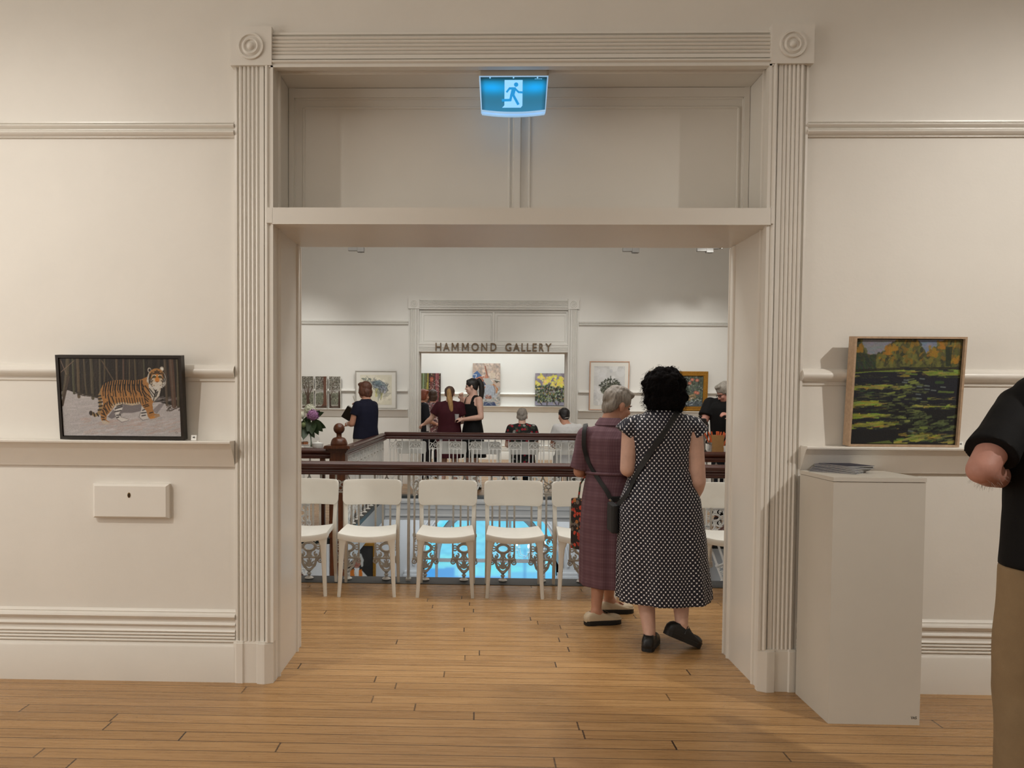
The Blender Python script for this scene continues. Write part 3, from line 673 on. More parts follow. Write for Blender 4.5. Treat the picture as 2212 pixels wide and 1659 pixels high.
for x, s, lab in ((-1.449, '40', 'small white number card beside the tiger painting'), (2.361, '42', 'small white number card beside the park lawn painting')):
    r = thing('number_card', lab, 'number card', (x, -.05, 1.239))
    r.rotation_euler = (math.radians(-12), 0, 0)
    MB().box(0, .027, 0, .0012, 0, .027).build('card', card_mat, r)
    link('printed_number', fit_text(text_mesh(s, .01), .008, .019, .012, .019, -.0003), ink_mat, r)
# ---- locked access panel
r = thing('access_panel', 'flat cream wall access panel with a keyhole, below the tiger painting', 'access panel', (-1.965, 0, .838))
W, H = .392, .175
m = MB(); m.quadgrid([[(0,0,0),(W,0,0),(W,0,H),(0,0,H)],[(0,-.022,0),(W,-.022,0),(W,-.022,H),(0,-.022,H)],[(.012,-.032,.008),(W-.014,-.032,.008),(W-.014,-.032,H-.012),(.012,-.032,H-.012)]]); m.build('door_leaf', wall_mat, r)
m = MB().lathe([(0,0),(.009,0),(.009,.002),(.0065,.003),(.0065,.001),(0,.001)], (0,0,0), 'z', 20); m.v = [(.19+p[0]*.85, -.032-p[2], .118+p[1]*1.5) for p in m.v]; k = m.build('keyhole_plate', brass_mat, r)
m = MB().box(.188,.192,-.0345,-.033,.109,.122).sph((.19,-.0338,.122),(.0035,.001,.0035),10,6); m.build('keyhole', black_mat, k)
# ---- exit sign
r = thing('exit_sign', 'lit blue-green running man exit sign under the doorway head', 'exit sign', (.163, .07, 3.118))
hm = M('cream_sign_housing', (196,188,174), .5, .02, 10.)
MB().rbox(-.175,.175,-.035,.05,-.045,0,.012).build('housing', hm, r)
glow = bpy.data.materials.new('frosted_lit_acrylic'); glow.use_nodes = True; tt = NT(glow); bb_ = tt.n['Principled BSDF']
tt.l.new(tt.ramp(tt.noise(tt.coord(), 5), [(.3, lin((150,195,235))), (.7, lin((170,210,245)))]), bb_.inputs['Emission Color']); bb_.inputs['Emission Strength'].default_value = .62; bb_.inputs['Base Color'].default_value = (.3,.45,.6,1)
def signpoly(k, zt, zb, wt, wb, n=10, bow=.012):
    bot = [(wb-2*wb*i/n, zb-bow*(1-((i/n)*2-1)**2)) for i in range(n+1)]
    return [(-wt+k, zt-k)]+[(wt-k, zt-k)]+[(x*(wb-k)/wb, z+k*1.6) for x, z in bot]
m = MB().plate(signpoly(0, -.036, -.212, .174, .162), -.036, .0); m.build('acrylic_panel', glow, r)
m = MB(); m.quadgrid([[(x, -.03-.002, -.221-.012*(1-(x/.162)**2)) for x in np.linspace(-.158,.158,13)], [(x, -.03-.002, -.2255-.012*(1-(x/.162)**2)) for x in np.linspace(-.158,.158,13)]], False); m.quadgrid([[(x, -.01, -.221-.012*(1-(x/.162)**2)) for x in np.linspace(-.158,.158,13)], [(x, -.032, -.221-.012*(1-(x/.162)**2)) for x in np.linspace(-.158,.158,13)]], False); m.build('diffuser_lip', glow, r)
P = Paint(90, 44, (40,120,160))
for j in range(44):
    for i in range(90):
        u, v = i/89, j/43; a = math.exp(-((v-.3)/.22)**2)*(1 if True else 0)*(.55+.45*math.exp(-((abs(u-.5)-.33)/.2)**2)); b = min(1, v/.12)
        c0 = np.array((28,92,108)); c1 = np.array((0,172,250)); c2 = np.array((44,128,168))
        c = c2*(v)+c0*(1-v); c = c*(1-a)+c1*a; e = min(1, min(u, 1-u)/.06); c = c*(.75+.25*e)*(.6+.4*b); P.a[j, i] = c/255
sg = attr_mat('sign_face_glow', .4, .95)
f = P.canvas('sign_face', sg, r, .336, .160, -.0375, -.168, -.203)
me = f.data
for v in me.vertices:   # trim the face to the tapering, bowed outline
    t = (v.co.z+.043)/-.16; hw = .167-.009*t; v.co.x *= hw/.168; v.co.z += (-.012*(1-(v.co.x/.165)**2))*t
pic = bpy.data.materials.new('sign_white_glow'); pic.use_nodes = True; tt = NT(pic); bb_ = tt.n['Principled BSDF']; tt.l.new(tt.ramp(tt.noise(tt.coord(), 5), [(.3, lin((130,200,250))), (.7, lin((145,212,252)))]), bb_.inputs['Emission Color']); bb_.inputs['Emission Strength'].default_value = .95; bb_.inputs['Base Color'].default_value = (.2,.35,.5,1)
mang = bpy.data.materials.new('sign_blue_glow'); mang.use_nodes = True; tt = NT(mang); bb_ = tt.n['Principled BSDF']; tt.l.new(tt.ramp(tt.noise(tt.coord(), 5), [(.3, lin((10,140,210))), (.7, lin((18,150,218)))]), bb_.inputs['Emission Color']); bb_.inputs['Emission Strength'].default_value = .9; bb_.inputs['Base Color'].default_value = (.01,.12,.25,1)
def zp(p): return ((p[0]-1105)/10.055*.0023-.0, -.043-(p[1]-515)/10.055*.00225)
m = MB().plate([zp(p) for p in ((905,583),(1300,583),(1300,1150),(1262,1195),(855,1195),(905,1145))], -.0395, -.0382); m.build('door_symbol', pic, r)
m = MB(); m.lathe([(0,0),(.0108,0),(.0108,.0008),(0,.0008)], (0,0,0), 'z', 20); m.v = [(zp((1158,688))[0]+p[0], -.0402-p[2], zp((1158,688))[1]+p[1]) for p in m.v]
fz = [0.]
def fat(pts, w):
    for a, b in zip(pts[:-1], pts[1:]):
        a, b = Vector(zp(a)), Vector(zp(b)); d = (b-a).normalized(); nrm = Vector((-d.y, d.x))*w; e = d*w*.5
        m.plate([tuple(a-e+nrm), tuple(a-e-nrm), tuple(b+e-nrm), tuple(b+e+nrm)], -.0410-fz[0], -.0397); fz[0] += .00025
fat([(955,850),(1015,770)], .0046); fat([(1015,772),(1140,772)], .0055); fat([(1130,775),(1215,855),(1300,860)], .0046); fat([(1110,780),(1075,920)], .0105); fat([(1060,900),(1035,1030),(860,1035)], .0058); fat([(1085,900),(1205,1120)], .006)
m.build('running_man', mang, r)
for x in (-.119,-.001,.119):
    m = MB().lathe([(0,0),(.0035,0),(.0035,.002),(0,.002)], (0,0,0), 'z', 10); m.v = [(x+p[0], -.0385-p[2], -.047+p[1]) for p in m.v]; m.build('clip', pic, r)
link('maker_mark', fit_text(text_mesh('clevertronics', .01), .105, .142, -.0545, -.0515, -.0388), pic, r)
# ---- plinth with booklets
ped_mat = M('matte_white_plinth_paint', (204,198,187), .55, .015, 4.)
r = thing('display_plinth', 'tall square white display plinth standing right of the doorway', 'plinth', (1.797, -.232, 0), 0)
MB().box(-.204,.204,-.178,.178,0,1.098).build('body', ped_mat, r)
MB().box(-.206,.206,-.181,.181,1.1,1.118).build('top_board', ped_mat, r)
m = MB(); th = .0009
for st in (((0,.012),(.0035,.0),(.007,.012)),((.009,0),(.0125,.011),(.016,0)),((.0105,.004),(.0145,.004)),((.025,.0105),(.0205,.011),(.0185,.0085),(.0245,.004),(.0225,.0005),(.018,.0015))):
    m.tube([(.166+a, -.1785, .028+b) for a, b in st], th, 5)
m.build('handwritten_letters', ink_mat, r)
navy_mat = M('navy_booklet_cover', (26,28,52), .5, .05, 20.); page_mat = M('booklet_pages', (226,224,218), .7, .01, 30.)
labs = ['lowest navy booklet of the fanned stack on the plinth', 'second booklet from the bottom of the fanned stack', 'third booklet from the bottom of the fanned stack', 'fourth booklet up in the fanned stack', 'fifth booklet up in the fanned stack', 'sixth booklet up in the fanned stack', 'seventh booklet up in the fanned stack', 'booklet just under the top one of the fanned stack', 'topmost navy booklet of the fanned stack on the plinth']
bk = None
for i in range(9):
    ang = math.radians(138-i*4.3+rng.normal(0,1.6)); z = 1.1185+i*.0040
    if bk is None:
        bk = thing('booklet', labs[0], 'booklet', (0,0,0), 0, 'navy booklets fanned out on the plinth')
        MB().box(0,.21,-.15,0,0,.0011).box(0,.21,-.15,0,.0025,.0038).build('cover', navy_mat, bk)
        MB().box(-.0006,.2095,-.1495,.0006,.0011,.0025).build('pages', page_mat, bk)
        b = bk
    else: b = copy_tree(bk)
    b['label'] = labs[i]
    b.location = (1.762-i*.0035+rng.normal(0,.002), -.268+.004*i, z); b.rotation_euler = (0, 0, ang)
# ================================================================ chairs
def make_chair():
    t = thing('stacking_chair', None, 'chair')
    # seat: gently dished slab with a front apron (front toward -y)
    rows = []; nx, ny = 14, 10
    def top(u, v):  # u -1..1 , v 0 front..1 rear
        w = .212-.018*v; x = u*w; y = -.215+.40*v
        z = .462+.004*abs(u)**2.5*3-.016*(1-u*u)*(1-.5*v)-.010*max(0, .25-v)*4*.25
        return (x, y, z)
    m = MB()
    g = [[top(-1+2*i/nx, j/ny) for i in range(nx+1)] for j in range(ny+1)]
    m.quadgrid(g, False)
    def rim(z_of): return [z_of(*p) for p in ([g[0][i] for i in range(nx+1)]+[g[j][nx] for j in range(1, ny+1)]+[g[ny][i] for i in range(nx-1, -1, -1)]+[g[j][0] for j in range(ny-1, 0, -1)])]
    r0 = rim(lambda x, y, z: (x, y, z)); r1 = rim(lambda x, y, z: (x*1.012, y-.004 if y < -.2 else y, z-.008)); r2 = rim(lambda x, y, z: (x*1.01, y-.002 if y < -.2 else y, z-(.044 if y < -.1 else .036))); r3 = rim(lambda x, y, z: (x*.93, y*.94, z-.04)); r4 = rim(lambda x, y, z: (x*.93, y*.94, z-.014))
    m.quadgrid([r0, r1, r2, r3, r4], True, False, True)
    o = m.build('seat', white_plastic, t); shade(o.data, 50)
    # legs: front pair flare outward, rear pair run up into the backrest
    def leg(pts):
        rows = []
        for (x, y, z, a, b) in pts:
            rr = []
            for cx, cy, a0 in ((1,1,0),(-1,1,PI/2),(-1,-1,PI),(1,-1,1.5*PI)):
                for i in range(4):
                    q = a0+PI/2*i/3; k = min(a, b)*.45
                    rr.append((x+cx*(a-k)+k*math.cos(q), y+cy*(b-k)+k*math.sin(q), z))
            rows.append(rr)
        return MB().quadgrid(rows)
    for s in (-1, 1):
        o = leg([(s*.203,-.217,0,.0125,.0125),(s*.196,-.207,.12,.0145,.0145),(s*.188,-.198,.30,.0185,.018),(s*.184,-.192,.37,.022,.021),(s*.178,-.19,.41,.030,.024),(s*.168,-.188,.436,.042,.024)]).build('leg', white_plastic, t); shade(o.data, 40)
        o = leg([(s*.208,.222,0,.0115,.0125),(s*.206,.205,.15,.0135,.017),(s*.203,.188,.34,.015,.021),(s*.203,.185,.45,.0165,.022),(s*.205,.192,.55,.0155,.016),(s*.207,.203,.63,.0165,.012),(s*.208,.214,.70,.016,.009)]).build('leg', white_plastic, t); shade(o.data, 40)
    # backrest: rounded, slightly wrapped panel
    m = MB(); nx = 16
    def outline(k):
        W, z0, z1 = .231-k, .622+k, .818-k; rr = .03; out = []
        for cx, cz, a0, n in ((1,1,0,6),(-1,1,PI/2,6),(-1,-1,PI,6),(1,-1,1.5*PI,6)):
            r2 = rr if cz > 0 else .045
            for i in range(n+1):
                q = a0+PI/2*i/n; out.append((cx*(W-r2)+r2*math.cos(q), (z1-r2 if cz > 0 else z0+r2)+r2*math.sin(q)))
            # subdivide long runs
        full = []
        for i in range(len(out)):
            a, b = out[i], out[(i+1) % len(out)]; d = math.hypot(b[0]-a[0], b[1]-a[1]); n = max(1, int(d/.05))
            for j in range(n): full.append((a[0]+(b[0]-a[0])*j/n, a[1]+(b[1]-a[1])*j/n))
        return full
    def wrap(p, t):
        x, z = p; y = .228+(z-.72)*.16-.030*(abs(x)/.23)**2; z2 = z+.006*(1-(x/.23)**2)*(1 if z > .72 else .6)
        return (x, y+t, z2)
    O = outline(0); I = outline(.004)
    nO = len(O); I = [(p[0]*.985, .72+(p[1]-.72)*.96) for p in O]
    def shrink(f): return [(p[0]*f, .72+(p[1]-.72)*f) for p in O]
    rows = [[wrap(p, -.009) for p in shrink(f)] for f in (.02,.35,.7,.93)]+[[wrap(p, -.008) for p in shrink(.985)], [wrap(p, -.004) for p in O], [wrap(p, .004) for p in O], [wrap(p, .008) for p in shrink(.985)]]+[[wrap(p, .009) for p in shrink(f)] for f in (.93,.7,.35,.02)]
    m.quadgrid(rows); o = m.build('backrest', white_plastic, t); shade(o.data, 50)
    return t
ch = make_chair()
near = [(-1.326,1.915,1,'white chair by the railing, cut off by the left door jamb'),(-.823,1.915,2.5,'white chair by the railing in front of the newel post'),(-.236,1.92,0,'white chair by the railing below the maroon and black clad pair'),(.278,1.925,-.5,'white chair by the railing with the arched window glowing behind it'),(.806,1.915,-1,'white chair by the railing half hidden by the purple dress'),(1.866,1.92,-2,'white chair by the railing right of the dotted dress')]
for i, (x, y, a, lab) in enumerate(near):
    c = ch if i == 0 else copy_tree(ch)
    c.location = (x, y, 0.0042 if False else 0); c.rotation_euler = (0, 0, math.radians(a)); c['label'] = lab; c['group'] = 'white chairs lined up along the near railing'
far = [(-1.03,'empty white chair beyond the far railing at the left end of the row'),(-.41,'empty white chair behind the far railing below the maroon top'),(.12,'empty white chair behind the far railing below the black tank dress'),(.69,'white chair under the grey-haired seated person'),(1.40,'white chair under the seated person in white')]
for x, lab in far:
    c = copy_tree(ch); c.location = (x, 8.09, 0); c.rotation_euler = (0, 0, PI+math.radians(rng.normal(0, 2))); c['label'] = lab; c['group'] = 'white chairs with their backs to the far railing'
# ================================================================ balustrades
def panel_mesh():
    m = MB(); r = .0065; D = .8
    def st(pts, w=.006, closed=False): m.tube(pts, w, 6, closed, .9)
    # foot and anthemion urn
    m.lathe([(0,0),(.034,0),(.036,.005),(.028,.012),(.012,.02),(.011,.03),(.018,.036),(.018,.042),(.010,.05),(.013,.062),(.02,.07)], (0,0,0.004), 'z', 16)
    sil = [(.012,.06),(.026,.074),(.044,.094),(.058,.118),(.064,.145),(.066,.168)]
    m.plate([(x, z) for x, z in sil]+[(.05,.168),(.042,.135),(.028,.105),(.012,.088),(0,.084),(-.012,.088),(-.028,.105),(-.042,.135),(-.05,.168)]+[(-x, z) for x, z in reversed(sil)], -.006, .006)
    for a in (-62,-38,-14,14,38,62):
        q = math.radians(a); L = .062+.012*math.cos(q*1.2); m.tube([(0,-.004,.098),(math.sin(q)*L*.5,-.004,.098+math.cos(q)*L*.55),(math.sin(q)*L,-.004,.098+math.cos(q)*L*.9)], [.004,.0075,.003], 6)
    m.tube([(0,-.004,.098),(0,-.004,.17)], [.004,.008], 6)
    for s in (-1, 1):
        st([(s*(.088+.016*math.cos(q)), 0, .150+.016*math.sin(q)) for q in np.linspace(PI/2, PI*2.4, 14)][::1], .0055); m.sph((s*.088,0,.150), (.007,.008,.007), 8, 6)
        st([(s*.07,0,.166),(s*.06,0,.145),(s*.045,0,.1)], .006)
    # lower pierced panel
    m.box(-.104,.104,-.008,.008,.168,.182).box(-.100,.100,-.012,.012,.174,.18).box(-.098,.098,-.007,.007,.345,.357).box(-.102,.102,-.011,.011,.357,.366)
    for s in (-1, 1): m.box(min(s*.084,s*.097), max(s*.084,s*.097), -.006,.006,.18,.347)
    st([(.044*math.cos(q), 0, .262+.030*math.sin(q)) for q in np.linspace(0, 2*PI, 25)[:-1]], .007, True)
    st([(.056*math.cos(q), 0, .262+.041*math.sin(q)) for q in np.linspace(0, 2*PI, 25)[:-1]], .0045, True)
    for s in (-1, 1):
        for u in (-1, 1):
            cx, cz = s*.062, .262+u*.058
            st([(cx+s*.022*math.cos(q), 0, cz+u*.020*math.sin(q)) for q in np.linspace(-.6, PI*1.35, 13)], .006)
            m.sph((cx-s*.004, 0, cz+u*.004), (.010,.007,.010), 8, 6)
            st([(s*.018,0,.262+u*.04),(s*.012,0,.262+u*.062),(s*.026,0,.262+u*.082)], .006)
            st([(s*.056,0,.262+u*.012),(s*.074,0,.262+u*.022),(s*.088,0,.262+u*.012)], .0055)
        m.box(min(s*.05,s*.088), max(s*.05,s*.088), -.005,.005,.257,.267)
    for u in (-1, 1): m.box(-.012,.012,-.006,.006,.262+u*.064-.018,.262+u*.064+.018)
    # four bars
    for x in (-.088,-.030,.030,.088):
        m.box(x-.0075,x+.0075,-.0075,.0075,.366,.70); m.box(x-.012,x+.012,-.011,.011,.682,.70).box(x-.012,x+.012,-.011,.011,.366,.378)
    # gothic pierced head
    m.box(-.102,.102,-.010,.010,.700,.712)
    for x in (-.096,.096): m.box(x-.007,x+.007,-.007,.007,.712,.846)
    for cx in (-.044,.044):
        for k in range(3):
            q = PI/2+k*2*PI/3; st([(cx+.018*math.cos(q)+.0165*math.cos(t), 0, .746+.018*math.sin(q)+.0165*math.sin(t)) for t in np.linspace(0, 2*PI, 11)[:-1]], .0042, True)
    st([(-.092,0,.716),(-.06,0,.78),(-.02,0,.80),(0,0,.838)], .005); st([(.092,0,.716),(.06,0,.78),(.02,0,.80),(0,0,.838)], .005)
    for k in range(3):
        q = -PI/2+k*2*PI/3; st([(.013*math.cos(q)+.012*math.cos(t), 0, .765+.013*math.sin(q)+.012*math.sin(t)) for t in np.linspace(0, 2*PI, 9)[:-1]], .0038, True)
    st([(0,0,.82),(0,0,.848)], .005)
    for s in (-1, 1): st([(s*.09,0,.785),(s*.075,0,.80),(s*.062,0,.79)], .006); m.sph((s*.062,0,.79),(.008,.007,.008),8,6)
    return m.mesh('baluster_panel')
PANEL = panel_mesh(); PANEL.materials.append(iron_mat); shade(PANEL, 40)
RAILP = [(-.040,-.104),(-.052,-.100),(-.054,-.088),(-.048,-.082),(-.052,-.076),(-.05,-.066),(-.044,-.060),(-.048,-.055),(-.056,-.048),(-.06,-.034),(-.056,-.018),(-.042,-.006),(-.02,0),(.02,0),(.042,-.006),(.056,-.018),(.06,-.034),(.056,-.048),(.048,-.055),(.044,-.060),(.05,-.066),(.052,-.076),(.048,-.082),(.054,-.088),(.052,-.100),(.040,-.104)]
def balustrade(label, a, b, ztop, first, pitch, n, posts=(), mat=wood_mat, zbase=0.0, cat='railing'):
    a, b = Vector(a), Vector(b); d = (b-a); L = d.length; d.normalize(); ang = math.atan2(d.y, d.x)
    t = thing('balustrade', label, cat, (a.x, a.y, 0), ang)
    m = MB().extr([(p[0], ztop+p[1]) for p in RAILP], 0, L); o = m.build('handrail', wood_mat, t); shade(o.data, 35)
    for i in range(n):
        o = bpy.data.objects.new('baluster_panel', PANEL); C.objects.link(o); o.parent = t; o.location = (first+i*pitch, 0, zbase+.004); o.scale = (1, 1, (ztop-.104-zbase-.004)/.848)
    for x in posts:
        MB().box(x-.011,x+.011,-.012,.012,.006,ztop-.1).box(x-.02,x+.02,-.02,.02,.004,.02).build('stanchion', iron_mat, t)
    return t
balustrade('long near railing with a dark handrail, behind the row of chairs', (-3.2,2.225,0), (3.4,2.225,0), .955, .285, .312, 20, (3.2-.553,3.2-.553+2.16))
balustrade('far railing across the void, before the backs of chairs', (-1.42,7.69,0), (1.55,7.69,0), .965, .17, .301, 10, (.845,2.41))
balustrade('left side railing running back from the newel post', (-1.45,4.13,0), (-1.45,7.75,0), .945, .22, .30, 12, mat=woody_mat)
balustrade('right side railing of the void behind the women', (1.58,7.75,0), (1.58,4.13,0), .945, .22, .30, 12, mat=woody_mat)
balustrade('short railing left of the ball-topped newel, before the flowers', (-3.2,4.05,0), (-1.53,4.05,0), .94, .15, .30, 5)
balustrade('short railing at right with the coffee urn behind it', (1.66,4.05,0), (3.4,4.05,0), .94, .19, .30, 6)
def newel(label, x):
    t = thing('newel_post', label, 'newel post', (x, 4.05, 0))
    MB().box(-.078,.078,-.078,.078,-1.4,.93).box(-.086,.086,-.086,.086,.02,.2).build('post', newel_mat, t)
    m = MB()
    for z0, z1, a in ((.90,.915,.09),(.915,.93,.1),(.93,.945,.115),(.945,.965,.135),(.965,.975,.13)): m.box(-a,a,-a,a,z0,z1)
    m.build('cap', newel_mat, t)
    m = MB().lathe([(.085,.975),(.088,.985),(.086,1.0),(.078,1.025),(.066,1.045),(.05,1.055),(.03,1.06),(.026,1.07),(.027,1.085),(.03,1.09)]+[(.0585*math.sin(q), 1.147-.0585*math.cos(q)) for q in np.linspace(.45, PI, 14)], (0,0,0), 'z', 28); o = m.build('ball_finial', newel_mat, t); shade(o.data, 50)
    return t
newel('brown newel post with a ball finial at left, near the flowers', -1.45); newel('brown newel post hidden behind the women at right', 1.58)
# raking stair rails descending into the void
def stair(label, x0, x1, y):
    t = thing('stair_flight', label, 'stairs', (0,0,0)); z0, z1 = 0, -1.35; n = 8
    for i in range(n):
        u0, u1 = i/n, (i+1)/n; xa, xb = x0+(x1-x0)*u0, x0+(x1-x0)*u1; z = z0-(i+1)*1.35/n
        MB().box(min(xa,xb)-.02, max(xa,xb)+.02, 2.42, y-.02, z-.05, z).build('tread', newel_mat, t)
    sl = (z1-z0)/(x1-x0)
    f = lambda x, h: z0+(x-x0)*sl+h
    m = MB().plate([(x0,f(x0,.06)),(x1,f(x1,.06)),(x1,f(x1,-.3)),(x0,f(x0,-.3))], y-.03, y+.02); m.build('stringer', low_mat, t)
    rows = [[(x, y+p[0]*.8, f(x,.86)+p[1]) for p in RAILP] for x in (x0, x1)]
    o = MB().quadgrid(rows).build('handrail', wood_mat, t); shade(o.data, 35)
    k = int(abs(x1-x0)/.3)
    for i in range(k):
        x = x0+(x1-x0)*(i+.5)/k
        o = bpy.data.objects.new('baluster_panel', PANEL); C.objects.link(o); o.parent = t
        zz = f(x, .06); o.matrix_local = Matrix(((1,0,0,x),(0,1,0,y),(sl,0,.84,zz),(0,0,0,1)))
    return t
stair('right stair flight going down with a raking dark handrail', 3.2, 1.72, 3.88); stair('left stair flight going down behind the railing', -3.2, -1.62, 3.88)
# ================================================================ gallery lettering
let_mat = M('bronze_letter_metal', (104,84,60), .45, .15, 30., metal=.35)
r = thing('gallery_lettering', 'bronze capital letters of the gallery name above the far doorway', 'lettering', (0,0,0))
X0, X1 = -.748, 1.239; zx = lambda p: X0+(p-430)/(1735-430)*(X1-X0)
for chh, a, b in zip('HAMMONDGALLERY', (430,517,612,728,835,945,1050,1217,1305,1398,1460,1523,1597,1665), (495,590,690,805,918,1012,1117,1285,1378,1443,1505,1570,1648,1735)):
    if chh == 'M':
        a0, a1, z0, z1, w, y0 = zx(a), zx(b), 2.300, 2.436, .019, YF-.049; mid = (a0+a1)/2
        m = MB().plate([(a0,z0),(a0+w,z0),(a0+w,z1),(a0,z1)], y0, YF-.025).plate([(a1-w,z0),(a1,z0),(a1,z1),(a1-w,z1)], y0, YF-.025)
        m.plate([(a0+.002,z1),(a0+w*1.25,z1),(mid+w*.5,z0+.028),(mid-w*.5,z0+.028)], y0-.0004, YF-.0254).plate([(a1-w*1.25,z1),(a1-.002,z1),(mid+w*.5,z0+.028),(mid-w*.5,z0+.028)], y0-.0008, YF-.0258)
        m.build('letter', let_mat, r); continue
    link('letter', fit_text(text_mesh(chh, .15, .0015, .012), zx(a), zx(b), 2.300, 2.436, YF-.025), let_mat, r)
# ================================================================ pictures across the hall
def foliage(P, n, x0, x1, y0, y1, cols, s0=1.2, s1=3., al=.8):
    for i in range(n):
        x, y = x0+rng.random()*(x1-x0), y0+rng.random()*(y1-y0); c = cols[int(rng.random()*len(cols))]; k = rng.random()
        P.dot((x,y), s0+k*(s1-s0), s0+rng.random()*(s1-s0), tuple(v*(.8+.4*k) for v in c), al, rng.random()*3)
def trees(kind):
    P = Paint(46, 118, (170,168,160), None, 1.3)
    P.poly([(0,.0),(1,0),(1,.45),(0,.5)], (150,148,142)); P.poly([(0,.55),(1,.5),(1,.9),(0,.9)], (112,114,100))
    foliage(P, 150, 0, 1, .5, .85, ((92,96,78),(128,130,112),(70,70,58)), 1, 2.4)
    if kind == 1: P.poly([(.55,.5),(1,.35),(1,.62)], (160,164,168), .5)
    foliage(P, 330, 0, 1, .0, .42 if kind else .38, ((72,70,58),(96,92,76),(54,50,42),(140,136,124)), 1, 2.2)
    br = (70,48,38)
    if kind == 0:
        for a in (((.5,.95),(.52,.6),(.45,.4),(.3,.2)),((.55,.9),(.6,.62),(.85,.4),(.95,.3)),((.5,.7),(.3,.5),(.2,.3)),((.55,.62),(.6,.4),(.58,.2))): P.line(a, 5, br, .95, 1.6)
        P.poly([(.4,.62),(.6,.62),(.72,.9),(.95,.98),(.1,.98),(.38,.88)], br, .9)
    elif kind == 1:
        P.poly([(.72,0),(.96,0),(.95,.5),(1,.9),(1,1),(.4,1),(.68,.85),(.72,.5)], (92,58,44)); P.line([(.76,.3),(.55,.08),(.5,0)], 2.6, br); P.line([(.1,.95),(.3,.85),(.42,.9)], 1.6, br)
        for i in range(30): P.line([(.74+.2*rng.random(),rng.random()),(.74+.2*rng.random(),rng.random()*.2+.8*rng.random())], 1, (60,38,30) if i % 2 else (140,100,80), .4)
    else:
        P.poly([(0,.5),(.14,.6),(.16,.9),(.3,1),(0,1)], (60,46,40)); P.poly([(.86,.45),(.95,.45),(1,1),(.78,1)], (66,46,38)); P.line([(.12,.62),(.35,.45),(.6,.5)], 1.6, br); P.line([(.12,.75),(.4,.6)], 1.4, br); P.line([(.2,.5),(.3,.3),(.5,.15)], 1.6, br)
    P.poly([(0,.94),(1,.92),(1,1),(0,1)], (64,50,40), .8); P.grain(.03)
    return P
gy = YF-.085
for i, (x0, lab) in enumerate(((-3.045,'left gum tree canvas of the three-panel set, partly behind the flowers'),(-2.812,'middle gum tree canvas of the three-panel set, one thick trunk'),(-2.578,'right gum tree canvas of the three-panel set, beside the woman in navy'))):
    picture('tree_canvas', lab, 'painting', x0, 1.297, .205, .555, gy+.02, trees(i), .006, white_frame, .035, 3.5, -.002, group='narrow gum tree canvases on the far ledge', gap=0)
P = Paint(84, 76, (206,202,184), None, 1.5)
foliage(P, 60, .02, .98, .02, .98, ((200,196,176),(212,208,192)), 3, 8, .3)
for i in range(80): 
    x = .05+.3*rng.random(); P.dot((x,.1+.25*rng.random()*x*3), .7, 1, (80,92,84), .8)
P.poly([(.35,.24),(.6,.16),(.78,.26),(.86,.42),(.8,.6),(.66,.62),(.55,.5),(.42,.42)], (132,146,152), .8); P.poly([(.4,.2),(.62,.2),(.7,.34),(.5,.36)], (110,132,140), .8)
P.poly([(.6,.4),(.74,.36),(.84,.5),(.78,.62),(.66,.6)], (176,178,190), .9); P.poly([(.48,.44),(.58,.46),(.58,.72),(.48,.74)], (186,184,120), .8); P.poly([(.62,.6),(.72,.6),(.66,.86)], (178,176,120), .8); P.poly([(.52,.5),(.64,.54),(.64,.7),(.56,.92)], (150,156,152), .7)
for a in (((.2,.04),(.34,.2),(.45,.26)),((.3,.2),(.4,.3),(.55,.36)),((.6,.16),(.78,.3),(.84,.36)),((.84,.44),(.88,.52),(.8,.60),(.74,.64)),((.6,.6),(.6,.78)),((.66,.6),(.64,.84)),((.5,.36),(.62,.4),(.7,.36)),((.86,.5),(.84,.6))): P.line(a, .8, (56,60,66), .8)
for i in range(150):
    t = rng.random(); cx, cy = .34+.48*t, .22+.10*math.sin(t*3)+.16*t; x, y = cx+rng.normal(0,.06), cy+rng.normal(0,.07); P.line([(x,y),(x+.05*rng.random()+.02,y+.05*rng.normal()+.02)], .7, (60,68,76), .7)
for i in range(60):
    x, y = .50+.26*rng.random(), .46+.14*rng.random(); P.line([(x,y),(x-.03*rng.random(),y+.14*rng.random())], .7, (92,92,72), .6)
for j in range(4): P.line([(.78-.02*j,.62+.035*j),(.97-.03*j,.61+.035*j)], .9, (90,92,90), .7)
P.grain(.012)
picture('framed_drawing', 'silver-framed ink drawing of an animal head behind the woman in navy', 'picture', -2.118, 1.297, .712, .650, gy+.01, P, .018, silver_frame, .04, 3.5, .008, mount=(.085,.07))
P = Paint(74, 96, (196,196,194), None, 1.5); foliage(P, 40, 0, 1, 0, 1, ((200,200,198),(190,191,192)), 5, 12, .35)
P.poly([(.28,.5),(.4,.42),(.66,.42),(.78,.5),(.74,.68),(.62,.8),(.36,.8),(.28,.66)], (70,70,56), .55)
for i in range(330):
    a = rng.random()*2*PI; q = math.sqrt(rng.random()); x, y = .53+.31*q*math.cos(a), .56+.22*q*math.sin(a)-.03*math.cos(a*3)
    if y < .45 and rng.random() < .35: continue
    P.dot((x,y), 2.6, .8, ((36,38,28),(58,64,46),(30,32,26),(84,90,70),(150,154,138))[int(rng.random()*4.6)], .92, rng.random()*3.1)
for i in range(60):
    a = PI+rng.random()*PI; q = .8+.25*rng.random(); x, y = .53+.33*q*math.cos(a), .52+.2*q*math.sin(a); P.dot((x,y), 2.4, .8, (46,50,38), .9, math.atan2(.2*math.sin(a), .33*math.cos(a))+rng.normal(0,.5))
P.line([(.54,.5),(.54,.25)], 1.6, (48,52,40)); P.dot((.55,.12), 4, 5, (176,178,182), .5); P.grain(.012)
